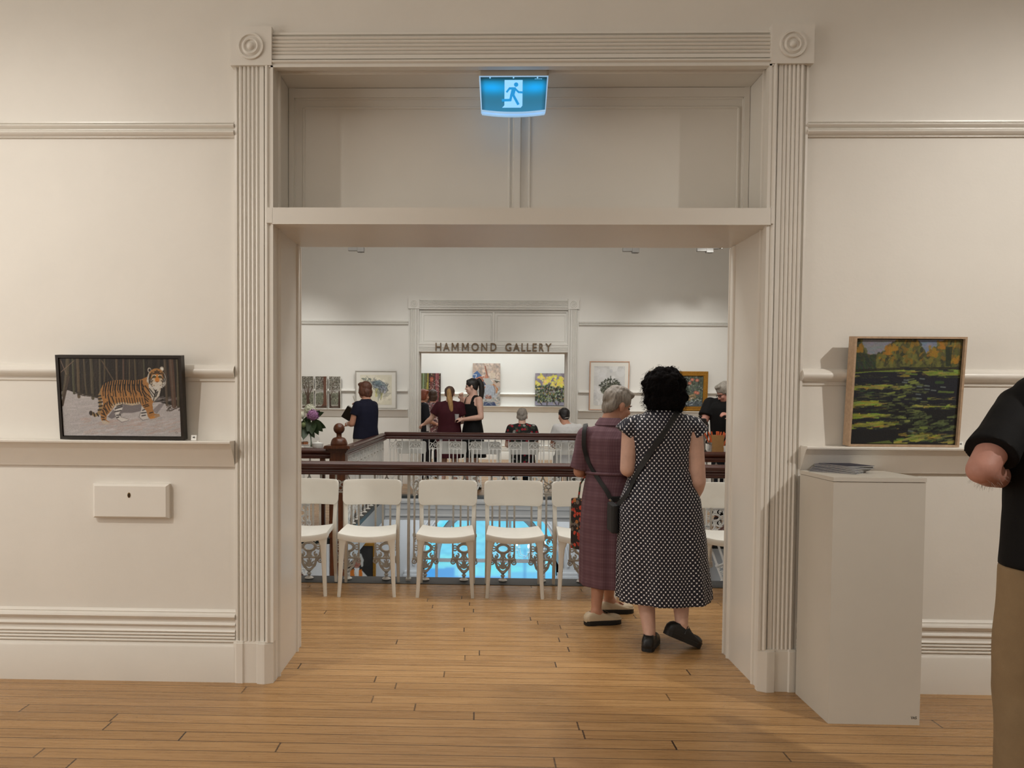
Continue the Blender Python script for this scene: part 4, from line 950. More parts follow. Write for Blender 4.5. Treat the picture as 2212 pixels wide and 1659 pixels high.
picture('framed_plant_print', 'pale wood framed print of a bushy potted plant right of the far doorway', 'picture', 1.884, 1.300, .672, .835, gy+.01, P, .016, pine_frame, .045, 3.5, .01, mount=(.075,.085))
P = Paint(104, 76, (84,92,84), None, 1.3)
foliage(P, 500, 0, 1, 0, 1, ((44,58,50),(70,92,66),(100,112,90),(150,156,150),(58,64,72)), 1, 2.8)
for x in (.62,.7,.78,.9,.94,.97): P.line([(x,0),(x+.01,.3)], 1.4, (40,36,34), .8)
P.line([(.72,.02),(.82,.3)], 1.2, (70,60,50)); P.line([(.84,.04),(.72,.3)], 1.2, (70,60,50))
for p in ((.78,.12),(.88,.14),(.73,.24),(.86,.54),(.9,.56),(.3,.3),(.45,.2)): P.dot(p, 4, 4, (176,96,74), .9); P.dot(p, 2, 2, (206,150,128), .8)
P.poly([(.62,.78),(.7,.64),(.84,.58),(.88,.7),(.74,.82)], (138,116,84), .95); P.line([(.64,.76),(.8,.62)], 1.8, (180,160,126), .7)
P.poly([(.5,.86),(1,.84),(1,1),(.5,1)], (70,80,92), .7); foliage(P, 70, .6, 1, .7, .98, ((150,160,170),(40,50,46),(190,196,200)), .8, 1.8); P.grain(.022)
picture('gold_framed_painting', 'gold-framed garden painting mostly hidden by the black curly hair', 'painting', 2.888, 1.300, .995, .672, gy, P, .075, gold_frame, .06, 3.5, .02)
# gallery wall (y = 15)
yy = 14.93
P = Paint(60, 80, (60,44,36), None, 1.5)
foliage(P, 260, 0, 1, 0, 1, ((70,46,36),(120,60,48),(60,70,50),(150,140,110),(40,34,30)), .9, 2.2)
P.poly([(.08,0),(.36,0),(.36,.55),(.1,.6)], (116,128,84), .7); P.line([(.4,0),(.4,.5)], 2.5, (190,180,80)); P.line([(.2,0),(.18,.5)], 3, (150,176,140), .8); P.line([(.36,.3),(.34,.7)], 2, (170,150,70))
P.poly([(.5,.1),(.66,.1),(.7,1),(.5,1)], (122,52,46), .7); P.poly([(.74,0),(.92,0),(.9,1),(.76,1)], (140,70,76), .8); P.line([(.8,0),(.82,1)], 1.5, (180,130,130), .7); P.dot((.58,.2), 5, 6, (190,110,80), .7); P.line([(.46,.5),(.8,.35)], 1.4, (200,190,180), .6)
foliage(P, 110, .45, .95, .2, .7, ((180,170,160),(120,50,44),(60,50,60)), .7, 1.4); P.grain(.025)
picture('red_forest_painting', 'painting of red and green tree trunks at the left of the far gallery', 'painting', -1.46, 1.330, .525, .785, yy, P, 0, None, .03, 2, .0)
P = Paint(60, 92, (196,176,160), None, 2.)
foliage(P, 260, 0, 1, 0, .45, ((206,184,164),(186,170,156),(216,200,186),(170,160,154)), 1.4, 3.4, .6); foliage(P, 300, 0, 1, .55, 1, ((164,168,166),(190,192,188),(130,136,134),(206,206,200)), 1.4, 3., .6)
P.poly([(0,.26),(.16,.18),(.34,.3),(.1,.38),(0,.33)], (78,110,156)); P.line([(0,.27),(.14,.27),(.1,.36)], 1.4, (226,226,222)); P.line([(.34,.3),(.12,.39)], 1.4, (226,226,222))
P.poly([(.42,.06),(.46,.06),(.56,.33),(.52,.36)], (170,110,84)); P.poly([(.46,.26),(.58,.3),(.56,.4),(.44,.36)], (196,136,110)); P.poly([(.08,.36),(.3,.3),(.42,.4),(.34,.48)], (178,116,92)); P.line([(.4,.32),(.2,.38)], 3, (188,124,100))
P.poly([(.26,.5),(.4,.42),(.5,.52),(.36,.58)], (74,82,104)); P.poly([(.36,.36),(.62,.35),(.76,.48),(.54,.52)], (184,186,182))
for x in (.64,.7,.76): P.poly([(x,.24),(x+.06,.2),(x+.04,.36),(x-.01,.36)], (220,206,184), .9)
P.poly([(.74,.37),(.9,.38),(1,.42),(.86,.47)], (96,92,80)); P.line([(.72,.38),(.98,.41)], 1.8, (232,230,222))
P.poly([(.36,.52),(.6,.5),(.76,.54),(.82,.7),(.76,.8),(.44,.78),(.36,.66)], (170,178,188)); P.poly([(.3,.72),(.44,.7),(.5,.86),(.3,.84)], (180,186,190)); P.poly([(.74,.66),(.92,.66),(.86,.82),(.72,.8)], (180,186,190))
P.line([(.36,.56),(.34,.66),(.44,.56)], 3.4, (176,112,88)); P.line([(.76,.5),(.9,.6),(.86,.7)], 3.4, (186,130,90)); P.dot((.58,.80), 7, 6, (176,112,88)); P.dot((.57,.88), 7.5, 4.6, (140,140,138)); P.poly([(.42,.92),(.8,.92),(.86,1),(.4,1)], (60,74,110)); P.grain(.022)
for i in range(70):
    x, y = .36+.42*rng.random(), .52+.27*rng.random(); k = rng.random(); P.line([(x,y),(x+.06*rng.normal(),y+.05*rng.random())], 1.6, (140+60*k,150+56*k,164+50*k), .6)
for i in range(50):
    x, y = rng.random(), .84+.15*rng.random(); k = rng.random(); P.line([(x,y),(x+.08,y+.02*rng.normal())], 1.6, (120+90*k,128+86*k,134+74*k), .55)
for a in (((.36,.52),(.34,.62),(.38,.7)),((.76,.52),(.82,.62),(.80,.74)),((.44,.78),(.5,.82)),((.66,.79),(.62,.84)),((.4,.42),(.3,.33)),((.46,.06),(.56,.33))): P.line(a, 1., (70,56,60), .7)
P.dot((.53,.79),.9,.7,(50,40,40)); P.dot((.63,.79),.9,.7,(50,40,40)); P.line([(.54,.845),(.62,.845)], 1., (120,60,56)); P.poly([(.5,.84),(.68,.84),(.66,.9),(.54,.9)], (196,196,192), .8)
picture('figure_painting', 'tall pale canvas of a reclining figure in the centre of the far gallery', 'painting', -.150, 1.330, .675, 1.035, yy, P, 0, None, .03, 2, .0, edge=white_frame)
P = Paint(72, 70, (140,132,146), None, 1.5)
foliage(P, 90, 0, 1, 0, .3, ((150,140,152),(128,120,132),(170,164,172)), 2, 5, .4); P.poly([(0,.8),(1,.8),(1,1),(0,1)], (150,150,170))
foliage(P, 620, 0, 1, .36, .9, ((40,52,40),(70,92,58),(100,124,76),(30,34,32),(150,160,140)), .9, 2.2, .9); foliage(P, 90, 0, 1, .45, .95, ((190,120,60),(200,180,100),(190,196,180)), .7, 1.4, .8)
for c, n in (((.17,.13),30),((.44,.2),22),((.33,.29),22),((.62,.14),14),((.8,.2),22),((.76,.32),26),((.06,.34),12),((.55,.34),12),((.86,.36),14)):
    for i in range(n): P.dot((c[0]+rng.normal(0,.045),c[1]+rng.normal(0,.045)), 1.4+1.8*rng.random(), 1.4+1.6*rng.random(), (226+rng.random()*20,206+rng.random()*30,70+90*rng.random()), .9)
for a in (((.52,.7),(.6,.86),(.68,.98)),((.15,.9),(.22,.98)),((.38,.85),(.38,1)),((.8,.8),(.74,.98))): P.line(a, 1.8, (40,34,34), .9)
P.grain(.022)
picture('yellow_flower_painting', 'painting of bright yellow blooms at the right of the far gallery', 'painting', 1.385, 1.345, .765, .785, yy, P, 0, None, .03, 2, .0)
# portrait on the lower level
P = Paint(56, 82, (34,30,28), None, 1.5); foliage(P, 60, 0, 1, 0, .5, ((42,38,34),(30,28,26)), 4, 9, .4)
P.poly([(.2,1),(.26,0.515),(.4,0.415),(.7,0.415),(.84,0.515),(.92,1)], (214,212,206)); P.poly([(.36,0.815),(.38,0.435),(.48,0.385),(.54,0.815)], (216,120,40)); P.poly([(.62,0.815),(.62,0.415),(.70,0.395),(.76,0.815)], (216,120,40)); P.poly([(.48,0.375),(.64,0.375),(.58,0.535)], (236,234,230)); P.dot((.56,0.275), 6.5, 8.5, (176,120,98)); P.poly([(.43,0.275),(.44,0.165),(.54,0.115),(.68,0.135),(.75,0.235),(.73,0.355),(.68,0.355),(.64,0.215),(.52,0.195)], (196,194,186)); P.dot((.52,0.255), 1, .8, (40,30,28)); P.dot((.60,0.255), 1, .8, (40,30,28)); P.line([(.52,0.330),(.60,0.330)], 1, (130,70,60)); P.line([(.55,0.275),(.55,0.305)], 1, (150,96,80))
picture('portrait_painting', 'lower-level portrait of a white-haired sitter with an orange scarf, seen through the chair', 'painting', -2.56, -2.24, .76, 1.15, 9.55, P, .05, gold_frame, .05, 0, .02)
# ================================================================ spotlights hung in the hall
spot_mat = M('pale_grey_spotlight', (150,148,144), .5, .03, 20.)
lens = bpy.data.materials.new('lit_lens'); lens.use_nodes = True; tt = NT(lens); bb_ = tt.n['Principled BSDF']; tt.l.new(tt.ramp(tt.noise(tt.coord(), 6), [(0,(1,.97,.9)),(1,(1,1,.96))]), bb_.inputs['Emission Color']); bb_.inputs['Emission Strength'].default_value = 6
dull_lens = M('unlit_lens', (120,120,116), .3, .05, 20.)
def tracklight(label, x, z, tilt=0, first=None):
    t = thing('track_spotlight', label, 'spotlight', (x, 7.5, z), 0, 'grey spotlights hung below the hall ceiling')
    MB().rbox(-.12,.02,-.03,.03,-.035,.03,.006).build('driver_box', spot_mat, t)
    MB().box(-.012,.012,-.012,.012,.028,1.52).build('stem', spot_mat, t)
    R = Matrix.Rotation(math.radians(tilt), 4, 'Y')
    m = MB().rbox(.015,.115,-.042,.042,-.055,.02,.008, R=R); hd = m.build('lamp_head', spot_mat, t)
    MB().lathe([(0,0),(.03,0),(.03,.003),(0,.003)], (0,0,0), 'z', 16).xf(R @ Matrix.Translation((.066,0,-.059))).build('lens', lens if tilt else dull_lens, hd)
for x, z, a, lab in ((-1.83,3.69,0,'spotlight nearest the left door jamb, under the beam'),(2.22,3.69,0,'spotlight right of the far doorway, under the beam'),(3.30,3.695,0,'spotlight second from the right door jamb'),(3.48,3.73,-38,'tilted spotlight touching the right door jamb, lens lit')): tracklight(lab, x, z, a)
# ================================================================ people
def skin_mat(name, col): return M(name, col, .55, .08, 14., bump=.05, bscale=120)
skin_a = skin_mat('fair_skin', (206,166,148)); skin_b = skin_mat('warm_skin', (190,140,116)); skin_c = skin_mat('pink_skin', (196,142,126))
lip_mat = M('lip_colour', (150,84,76), .5, .05, 30.); eye_mat = M('dark_eye', (40,32,28), .25, .05, 30.)
def hair_mat(name, a, b, rough=.5):
    m, t, bs = base_mat(name); n = t.noise(t.coord(), 18, 5, .7, (5,5,.7))
    t.l.new(t.ramp(n, [(.3, lin(a)), (.7, lin(b))]), bs.inputs['Base Color']); bs.inputs['Roughness'].default_value = rough
    bn = t.add('ShaderNodeBump'); bn.inputs['Strength'].default_value = .5; bn.inputs['Distance'].default_value = .004; t.l.new(t.noise(t.coord(), 40, 3, .6, (5,5,.6)), bn.inputs['Height']); t.l.new(bn.outputs[0], bs.inputs['Normal'])
    return m
h_black = hair_mat('black_curly_hair', (7,6,6), (15,12,12), .95); h_black.node_tree.nodes['Principled BSDF'].inputs['Specular IOR Level'].default_value = .12; h_grey = hair_mat('short_grey_hair', (104,96,88), (160,152,142)); h_auburn = hair_mat('auburn_bob_hair', (60,34,22), (110,66,44)); h_blonde = hair_mat('blonde_ponytail_hair', (120,88,52), (190,152,98)); h_dark = hair_mat('dark_ponytail_hair', (14,12,12), (34,28,26)); h_red = hair_mat('red_hair', (100,46,26), (150,78,48)); h_brown = hair_mat('brown_hair', (50,36,28), (84,62,48)); h_silver = hair_mat('silver_hair', (120,114,104), (172,166,156))
h_dkblonde = hair_mat('dark_root_hair', (54,38,30), (90,64,48))
def cloth(name, col, var=.1, rough=.8, scale=30., bump=.15): return M(name, col, rough, var, scale, bump=bump, bscale=250, spec=.25)
def nz(p, f, a=1.): return mnoise.noise(Vector((p[0]*f[0], p[1]*f[1], p[2]*f[2])))*a
def fold(amp=.006, f=(9,9,2.2), seed=0, zmin=-1, grow=0.):
    def d(p, n):
        g = 1+grow*max(0, .9-p.z)
        return amp*g*(nz((p.x+seed,p.y+seed,p.z), f)+.5*nz((p.x-seed,p.y,p.z), (f[0]*2.3,f[1]*2.3,f[2]*1.6)))
    return d
def head_m(c, yaw=0, pitch=0, roll=0, s=1.):
    return Matrix.Translation(c) @ Matrix.Rotation(math.radians(yaw), 4, 'Z') @ Matrix.Rotation(math.radians(-pitch), 4, 'X') @ Matrix.Rotation(math.radians(roll), 4, 'Y') @ Matrix.Scale(s, 4)
def head_shapes(mb, Mx, male=False):
    n0 = len(mb.v)
    mb.sph((0,-.012,.035), (.075,.094,.086), 24, 16); mb.sph((0,.030,-.045), (.056,.058,.066), 20, 12); mb.sph((0,.052,-.088), (.030,.028,.022), 12, 8)
    mb.sph((0,.058,.022), (.055,.026,.018), 14, 8)
    mb.limb([(0,.080,.018),(0,.090,-.005),(0,.0985,-.024)], [.008,.009,.0115], 10); mb.sph((.011,.093,-.028), .0085, 8, 6); mb.sph((-.011,.093,-.028), .0085, 8, 6)
    for s in (-1, 1):
        mb.sph((s*.040,.062,-.026), (.022,.022,.020), 12, 8)
        mb.sph((s*.079,-.004,-.006), (.011,.021,.035), 12, 10, Matrix.Rotation(s*.3, 3, 'Z')); mb.sph((s*.079,.004,-.030), (.008,.010,.012), 8, 6)
    mb.sph((0,.078,-.058), (.024,.014,.008), 10, 6); mb.sph((0,.076,-.068), (.021,.014,.009), 10, 6)
    if male: mb.sph((0,.035,-.075), (.052,.048,.036), 14, 8)
    mb.limb([(0,-.022,-.03),(0,-.03,-.14)], [.054,.058], 16)
    mb.xf(Mx, n0)
def face_bits(root, Mx, brow=None):
    for s in (-1, 1):
        MB().sph((s*.031,.0735,.004), (.0100,.0055,.0055), 12, 8).xf(Mx).build('eye', eye_mat, root, 180)
        if brow: MB().limb([(s*.014,.086,.021),(s*.032,.084,.027),(s*.048,.072,.022)], [.003,.0036,.002], 6).xf(Mx).build('eyebrow', brow, root, 180)
    m = MB().limb([(-.022,.077,-.0605),(0,.0895,-.059),(.022,.077,-.0605)], [.002,.0042,.002], 8).limb([(-.019,.077,-.066),(0,.0885,-.067),(.019,.077,-.066)], [.002,.0046,.002], 8).xf(Mx); m.build('lips', lip_mat, root, 180)
def hand_shapes(mb, wrist, fwd, up, side, s=1., curl=25., spread=.25):
    """fwd: along the fingers; up: back of the hand; side +1 puts the thumb on fwd x up, -1 on the other."""
    f = Vector(fwd).normalized(); u = Vector(up); u = (u-f*u.dot(f)).normalized(); t = f.cross(u)*side
    w = Vector(wrist); P = lambda a, b, c: w+(t*a+f*b+u*c)*s
    R = Matrix((t*1., f*1., u*1.)).transposed()
    mb.limb([P(0,-.01,0), P(.002,.03,0)], [.025*s,.028*s], 10)
    mb.sph(P(.002,.055,0), (.041*s,.047*s,.0165*s), 16, 10, R)
    for x, L, r in ((.031,.070,.0082),(.0105,.079,.0086),(-.0105,.074,.0082),(-.030,.058,.0074)):
        a = 0; p = Vector((x, .088, 0)); pts = [P(x*.8,.06,0), P(*p)]
        for k, q in enumerate((.46,.30,.24)):
            a += math.radians(curl*(1., 1.2, .8)[k]); p = p+Vector((x*spread*.25, math.cos(a), -math.sin(a)))*L*q; pts.append(P(*p))
        mb.limb(pts, [r*1.1*s, r*1.05*s, r*s, r*.92*s, r*.8*s], 8)
    c = math.radians(curl)
    mb.limb([P(.022,.018,-.004), P(.043,.040,-.012), P(.055,.064,-.018-.01*math.sin(c)), P(.057,.084,-.024-.016*math.sin(c))], [.015*s,.0125*s,.010*s,.0085*s], 8)
def lerp(a, b, t): return tuple(x+(y-x)*t for x, y in zip(a, b))
def arm_shapes(mb, sh, el, wr, k=1.):
    mb.limb([sh, lerp(sh, el, .45), el], [.052*k,.047*k,.040*k]); mb.limb([el, lerp(el, wr, .3), lerp(el, wr, .7), wr], [.040*k,.042*k,.034*k,.026*k])
def leg_shapes(mb, hip, kn, an, k=1.):
    mb.limb([hip, lerp(hip, kn, .5), kn], [.092*k,.076*k,.055*k]); mb.limb([kn, lerp(kn, an, .3), lerp(kn, an, .7), an], [.055*k,.056*k,.043*k,.034*k])
def foot_shapes(mb, an, yaw, pitch=0):
    n0 = len(mb.v); mb.sph((0,-.03,-.045), (.032,.035,.035), 12, 8); mb.sph((0,.05,-.052), (.038,.08,.026), 14, 8); mb.sph((0,.12,-.058), (.036,.045,.018), 12, 8); mb.limb([(0,0,0),(0,.03,-.035)], [.036,.034], 10)
    mb.xf(Matrix.Translation(an) @ Matrix.Rotation(math.radians(yaw), 4, 'Z') @ Matrix.Rotation(math.radians(pitch), 4, 'X'), n0)
def torso(s, w=1., dep=1., z0=.80):
    R = [(.80,.150,.105),(.88,.172,.122),(.95,.170,.122),(1.05,.138,.104),(1.15,.140,.108),(1.25,.158,.118),(1.34,.165,.110),(1.40,.145,.088),(1.44,.085,.065),(1.47,.056,.054)]
    return [(0,-.01*s if z < 1.3 else -.012*s, z*s, rx*s*w, ry*s*dep) for z, rx, ry in R if z >= z0]
def shoe(root, an, yaw, pitch, up_mat, sole_mat, heel=.016, cut=.075, strap=False, name='shoe'):
    Mx = Matrix.Translation(an) @ Matrix.Rotation(math.radians(yaw), 4, 'Z') @ Matrix.Rotation(math.radians(pitch), 4, 'X')
    prof = [(-.078,.010),(-.074,.026),(-.055,.034),(-.02,.035),(.03,.037),(.08,.043),(.12,.044),(.15,.036),(.168,.022),(.174,.008)]
    L = [(-w, y) for y, w in prof]+[(w, y) for y, w in reversed(prof)]
    zt = lambda y: cut-.075+(-.012) if y < .02 else max(-.062, cut-.087-(y-.02)*.32)
    def ring(k, zf): return [(x*k, .045+(y-.045)*k, zf(y)) for x, y in L]
    zb = -.098+heel+.012
    m = MB().quadgrid([ring(1., lambda y: zb-.012), ring(1.02, lambda y: zb), ring(1.0, lambda y: zb+.45*(zt(y)-zb)), ring(.9, lambda y: zb+.8*(zt(y)-zb)), ring(.74, lambda y: zt(y)), ring(.6, lambda y: zt(y)-.012)])
    m.sph((0,.108 if not strap else .122,-.060), (.0405,.066 if not strap else .052,.027), 16, 10)
    if strap:
        m.tube([(-.036,.02,-.052),(-.03,.025,-.01),(0,.03,.006),(.03,.025,-.01),(.036,.02,-.052)], .006, 6, flat=.5); m.tube([(0,.03,.006),(0,.09,-.036)], .006, 6)
    else:
        m.quadgrid([[(x*.02, .065+.0*i, -.012) for i, x in enumerate((-1.3,-.5,.5,1.3))], [(x*.02, .085, -.028) for x in (-1.3,-.5,.5,1.3)], [(x*.017, .10, -.036) for x in (-1.3,-.5,.5,1.3)]], False)
    o = m.xf(Mx).build(name, up_mat, root); shade(o.data, 50)
    sm = MB().quadgrid([[(x*1.03, y, -.098+(.0 if y < .04 else .0)) for x, y in L], [(x*1.05, y, zb-.008) for x, y in L], [(x*1.0, y, zb) for x, y in L]])
    s2 = sm.xf(Mx).build('sole', sole_mat, o); return o
def hair(root, Mx, kind, mat, vox=.008):
    m = MB(); n0 = 0
    if kind in ('short', 'bob', 'cap', 'man'):
        m.sph((0,-.018,.046), (.086,.099,.088), 24, 16)
    if kind == 'short':
        m.sph((0,-.064,-.016), (.066,.042,.058), 18, 10); m.sph((0,.042,.098), (.058,.040,.028), 14, 8); m.sph((.0,-.01,.105), (.066,.08,.036), 14, 8); m.sph((.02,.058,.095), (.042,.03,.024), 10, 8)
        for s in (-1, 1): m.sph((s*.062,-.055,.005), (.020,.030,.05), 12, 8)
    if kind == 'man':
        m.sph((0,-.065,-.025), (.072,.045,.066), 18, 10); m.sph((.0,.035,.100), (.066,.045,.030), 14, 8)
        for s in (-1, 1): m.sph((s*.070,-.02,.01), (.020,.05,.065), 12, 8)
    if kind == 'bob':
        m.sph((0,-.05,-.02), (.088,.062,.082), 20, 12); m.sph((0,-.055,-.07), (.074,.048,.04), 18, 10); m.sph((0,.052,.09), (.066,.04,.034), 14, 8)
        for s in (-1, 1): m.sph((s*.072,.0,-.012), (.024,.058,.075), 14, 10)
    if kind == 'cap':
        m.sph((0,-.055,.0), (.075,.05,.07), 18, 10); m.sph((0,.036,.094), (.062,.04,.026), 14, 8)
    m.xf(Mx)
    inv = Mx.inverted()
    def d(p, n):
        q = inv @ p; return .0045*nz(q, (22,40,14))+.0035*nz(q, (70,110,26))
    return fuse(m, vox, 1, 'hair', mat, root, d)
def blob_rings(root, name, rings, sleeves, mat, vox, disp=None, extra=None, n=36):
    m = MB().loft(rings, n)
    for pts, rad in sleeves: m.limb(pts, rad, 16) if len(pts) > 2 else m.tube(pts, rad, 18)
    if extra: extra(m)
    return fuse(m, vox, 2, name, mat, root, disp)
def person(label, loc, heading, group=None):
    return thing('person', label, 'person', (loc[0], loc[1], 0), math.radians(heading), group)
def to_local(root):
    h = root.rotation_euler.z; c, s = math.cos(-h), math.sin(-h); bx, by = root.location.x, root.location.y
    return lambda x, y, z: ((x-bx)*c-(y-by)*s, (x-bx)*s+(y-by)*c, z)
# ------------------------------------------------ 1. woman in the dotted dress (from behind)
def dots_material():
    m, t, b = base_mat('navy_and_white_dotted_jersey')
    uv = t.add('ShaderNodeUVMap'); uv.uv_map = 'cloth'; sp = t.add('ShaderNodeSeparateXYZ'); t.l.new(uv.outputs[0], sp.inputs[0]); u, v = sp.outputs[0], sp.outputs[1]
    A, B, rx, ry = .0280, .0300, .0100, .0112
    # print wobbles slightly like knit cloth
    nn = t.noise(t.coord(), 9, 2); u = t.math('ADD', u, t.math('MULTIPLY_ADD', nn, .012, -.006)); v = t.math('ADD', v, t.math('MULTIPLY_ADD', t.noise(t.coord(), 7, 2), .012, -.006))
    def lat(o):
        a = t.math('MULTIPLY', t.math('SUBTRACT', t.math('FRACT', t.math('ADD', t.math('DIVIDE', u, A), o)), .5), A/rx)
        c = t.math('MULTIPLY', t.math('SUBTRACT', t.math('FRACT', t.math('ADD', t.math('DIVIDE', v, B), o)), .5), B/ry)
        return t.math('ADD', t.math('MULTIPLY', a, a), t.math('MULTIPLY', c, c))
    d = t.math('MINIMUM', lat(0.), lat(.5)); k = t.math('LESS_THAN', d, 1.)
    # thin links joining the ovals on the diagonals
    c = t.mix(k, (*lin((226,224,226)), 1), (*lin((15,15,32)), 1)); t.l.new(c, b.inputs['Base Color']); b.inputs['Roughness'].default_value = .75
    return m
dots = dots_material()
def cloth_uv(o, cx, cy, radius):
    me = o.data; n = len(me.vertices); co = np.empty(n*3, 'f'); me.vertices.foreach_get('co', co); co = co.reshape(-1, 3)
    R = np.interp(co[:, 2], [r[0] for r in radius], [r[1] for r in radius]); X = np.interp(co[:, 2], [r[0] for r in radius], [r[2] for r in radius])
    th = np.arctan2(co[:, 0]-X, -(co[:, 1]-cy)); w = np.clip((co[:, 2]-1.12)/.12, 0, 1); w = w*w*(3-2*w); uvv = np.stack([th*R*(1-w)+co[:, 0]*1.12*w, co[:, 2]-w*np.clip(co[:, 1]+.05, 0, .2)*1.2], 1)
    idx = np.empty(len(me.loops), 'i'); me.loops.foreach_get('vertex_index', idx); l = me.uv_layers.new(name='cloth'); l.data.foreach_set('uv', uvv[idx].ravel().astype('f'))
r = person('woman with black curly hair in a navy and white dotted dress, seen from behind', (1.10,.72), 0)
hm = head_m((.012,.035,1.515), -4, 6)
m = MB(); m.loft([(0,0,z,rx,ry) for z, rx, ry in ((.72,.16,.11),(.85,.2,.15),(.95,.17,.13),(1.06,.15,.11),(1.2,.16,.115),(1.3,.17,.11),(1.36,.14,.085),(1.40,.07,.06),(1.43,.05,.05))], 28)
head_shapes(m, hm); m.limb([(0,-.0,1.36),(.01,.015,1.43)], [.06,.053], 16)
arm_shapes(m, (-.185,.0,1.29), (-.212,-.03,1.05), (-.13,.17,1.02), 1.12); hand_shapes(m, (-.128,.18,1.02), (.35,.9,.05), (-.8,.3,.5), -1, .95, 30)
arm_shapes(m, (.170,.0,1.275), (.196,-.045,.985), (.185,.085,.83), 1.28); hand_shapes(m, (.18,.095,.815), (-.15,.55,-.8), (.9,.2,.1), -1, .95, 30)
leg_shapes(m, (-.09,0,.80), (-.10,.02,.42), (-.085,-.105,.095), 1.08); leg_shapes(m, (.10,0,.80), (.115,.0,.43), (.10,-.115,.155), 1.08)
foot_shapes(m, (-.085,-.105,.098), -22); foot_shapes(m, (.10,-.115,.155), -72, -24)
fuse(m, .0075, 2, 'body', skin_a, r)
fl = lambda t, z: 1+(max(0, .95-z)*.05)*math.sin(7*t+1.3)+(max(0, .95-z)*.03)*math.sin(13*t+z*2)
RG = [(.022,-.0,.268,.284,.215),(.02,0,.32,.281,.213),(.012,0,.45,.272,.205),(.004,0,.62,.262,.195),(-.006,0,.78,.250,.186),(-.010,0,.87,.238,.178),(-.012,0,.96,.200,.158),(-.012,0,1.05,.174,.140),(-.014,0,1.13,.172,.138),(-.016,0,1.21,.183,.140),(-.014,0,1.29,.195,.135),(-.008,0,1.345,.170,.112),(.0,.004,1.38,.118,.092),(.006,.01,1.408,.078,.074),(.01,.012,1.425,.066,.066)]
m = MB().loft(RG, 96, fl)
m.tube([(-.12,.0,1.325),(-.19,.0,1.30),(-.228,.0,1.255)], [.058,.066,.071], 20); m.tube([(.11,.0,1.325),(.175,.0,1.30),(.208,.0,1.252)], [.06,.070,.078], 20)
m.tube([(.004,.01,1.395),(.012,.012,1.425),(.014,.014,1.44)], [.085,.072,.069], 20)
def dd(p, n):
    zz = p.z; w = math.exp(-((zz-1.04)/.10)**2); return .0035*nz((p.x,p.y,zz), (14,14,5))+.006*w*nz((p.x,p.y,zz), (12,12,34))+.004*math.exp(-((zz-1.25)/.1)**2)*nz((p.x,p.y,zz), (10,10,22))
o = fuse(m, .0075, 2, 'dress', dots, r, dd); cloth_uv(o, 0, 0, [(z, (rx+ry)/2, cx) for cx, cy, z, rx, ry in RG])
o.data.materials[0] = dots
black_leather = M('black_leather', (16,16,17), .4, .1, 30.); black_sole = M('black_rubber_sole', (20,20,20), .6, .08, 30.)
shoe(r, (-.085,-.105,.098), -22, 0, black_leather, black_sole, .02, .078, True); shoe(r, (.10,-.115,.158), -72, -24, black_leather, black_sole, .02, .078, True)
# hair: curly mass with loose coils
m = MB(); m.sph((-.004,-.035,.02), (.128,.122,.118), 28, 18); m.sph((0,-.06,-.06), (.115,.085,.075), 20, 12); m.sph((.075,-.03,-.04), (.055,.08,.08), 14, 10); m.sph((-.07,-.03,-.05), (.055,.08,.075), 14, 10); m.sph((.02,.05,.085), (.09,.06,.06), 14, 10); m.sph((.06,-.05,-.09), (.05,.06,.05), 12, 8)
m.xf(hm)
cn = lambda p, n: .014*nz(p, (24,24,24))+.010*nz(p, (48,48,48))+.006*nz(p, (90,90,90))
ho = fuse(m, .006, 0, 'hair', h_black, r, cn)
m = MB(); vs = [v.co.copy() for v in ho.data.vertices]; ns = [v.normal.copy() for v in ho.data.vertices]
for k in range(1100):
    i = int(rng.random()*len(vs)); p = vs[i]-ns[i]*.006; n = (ns[i]+Vector(rng.normal(0, .35, 3))).normalized()
    if p.z < 1.40 and k % 3: continue
    a = n.orthogonal().normalized(); b = n.cross(a); L = .014+.026*rng.random(); rr = .004+.004*rng.random(); ph = rng.random()*6
    m.tube([p+n*L*t+(a*math.cos(ph+t*7)+b*math.sin(ph+t*7))*rr*(.4+t)-Vector((0,0,.012*t*t)) for t in np.linspace(0, 1, 9)], [.0006]*8+[.0003], 4)
m.build('loose_curl', h_black, r, 180)['kind'] = 'stuff'
dotw = r
# folded leaflet in her left hand
t = thing('leaflet', 'white leaflet held between the two women in front', 'leaflet', (.985,.935,1.03), math.radians(35)); t.rotation_euler = (math.radians(14), 0, math.radians(75))
paper_m = M('white_paper', (226,226,224), .7, .01, 20.)
MB().box(-.07,.07,-.001,.001,-.02,.15).build('sheet', paper_m, t)
MB().box(-.07,.07,.0015,.003,-.018,.148).build('inner_sheet', paper_m, t)
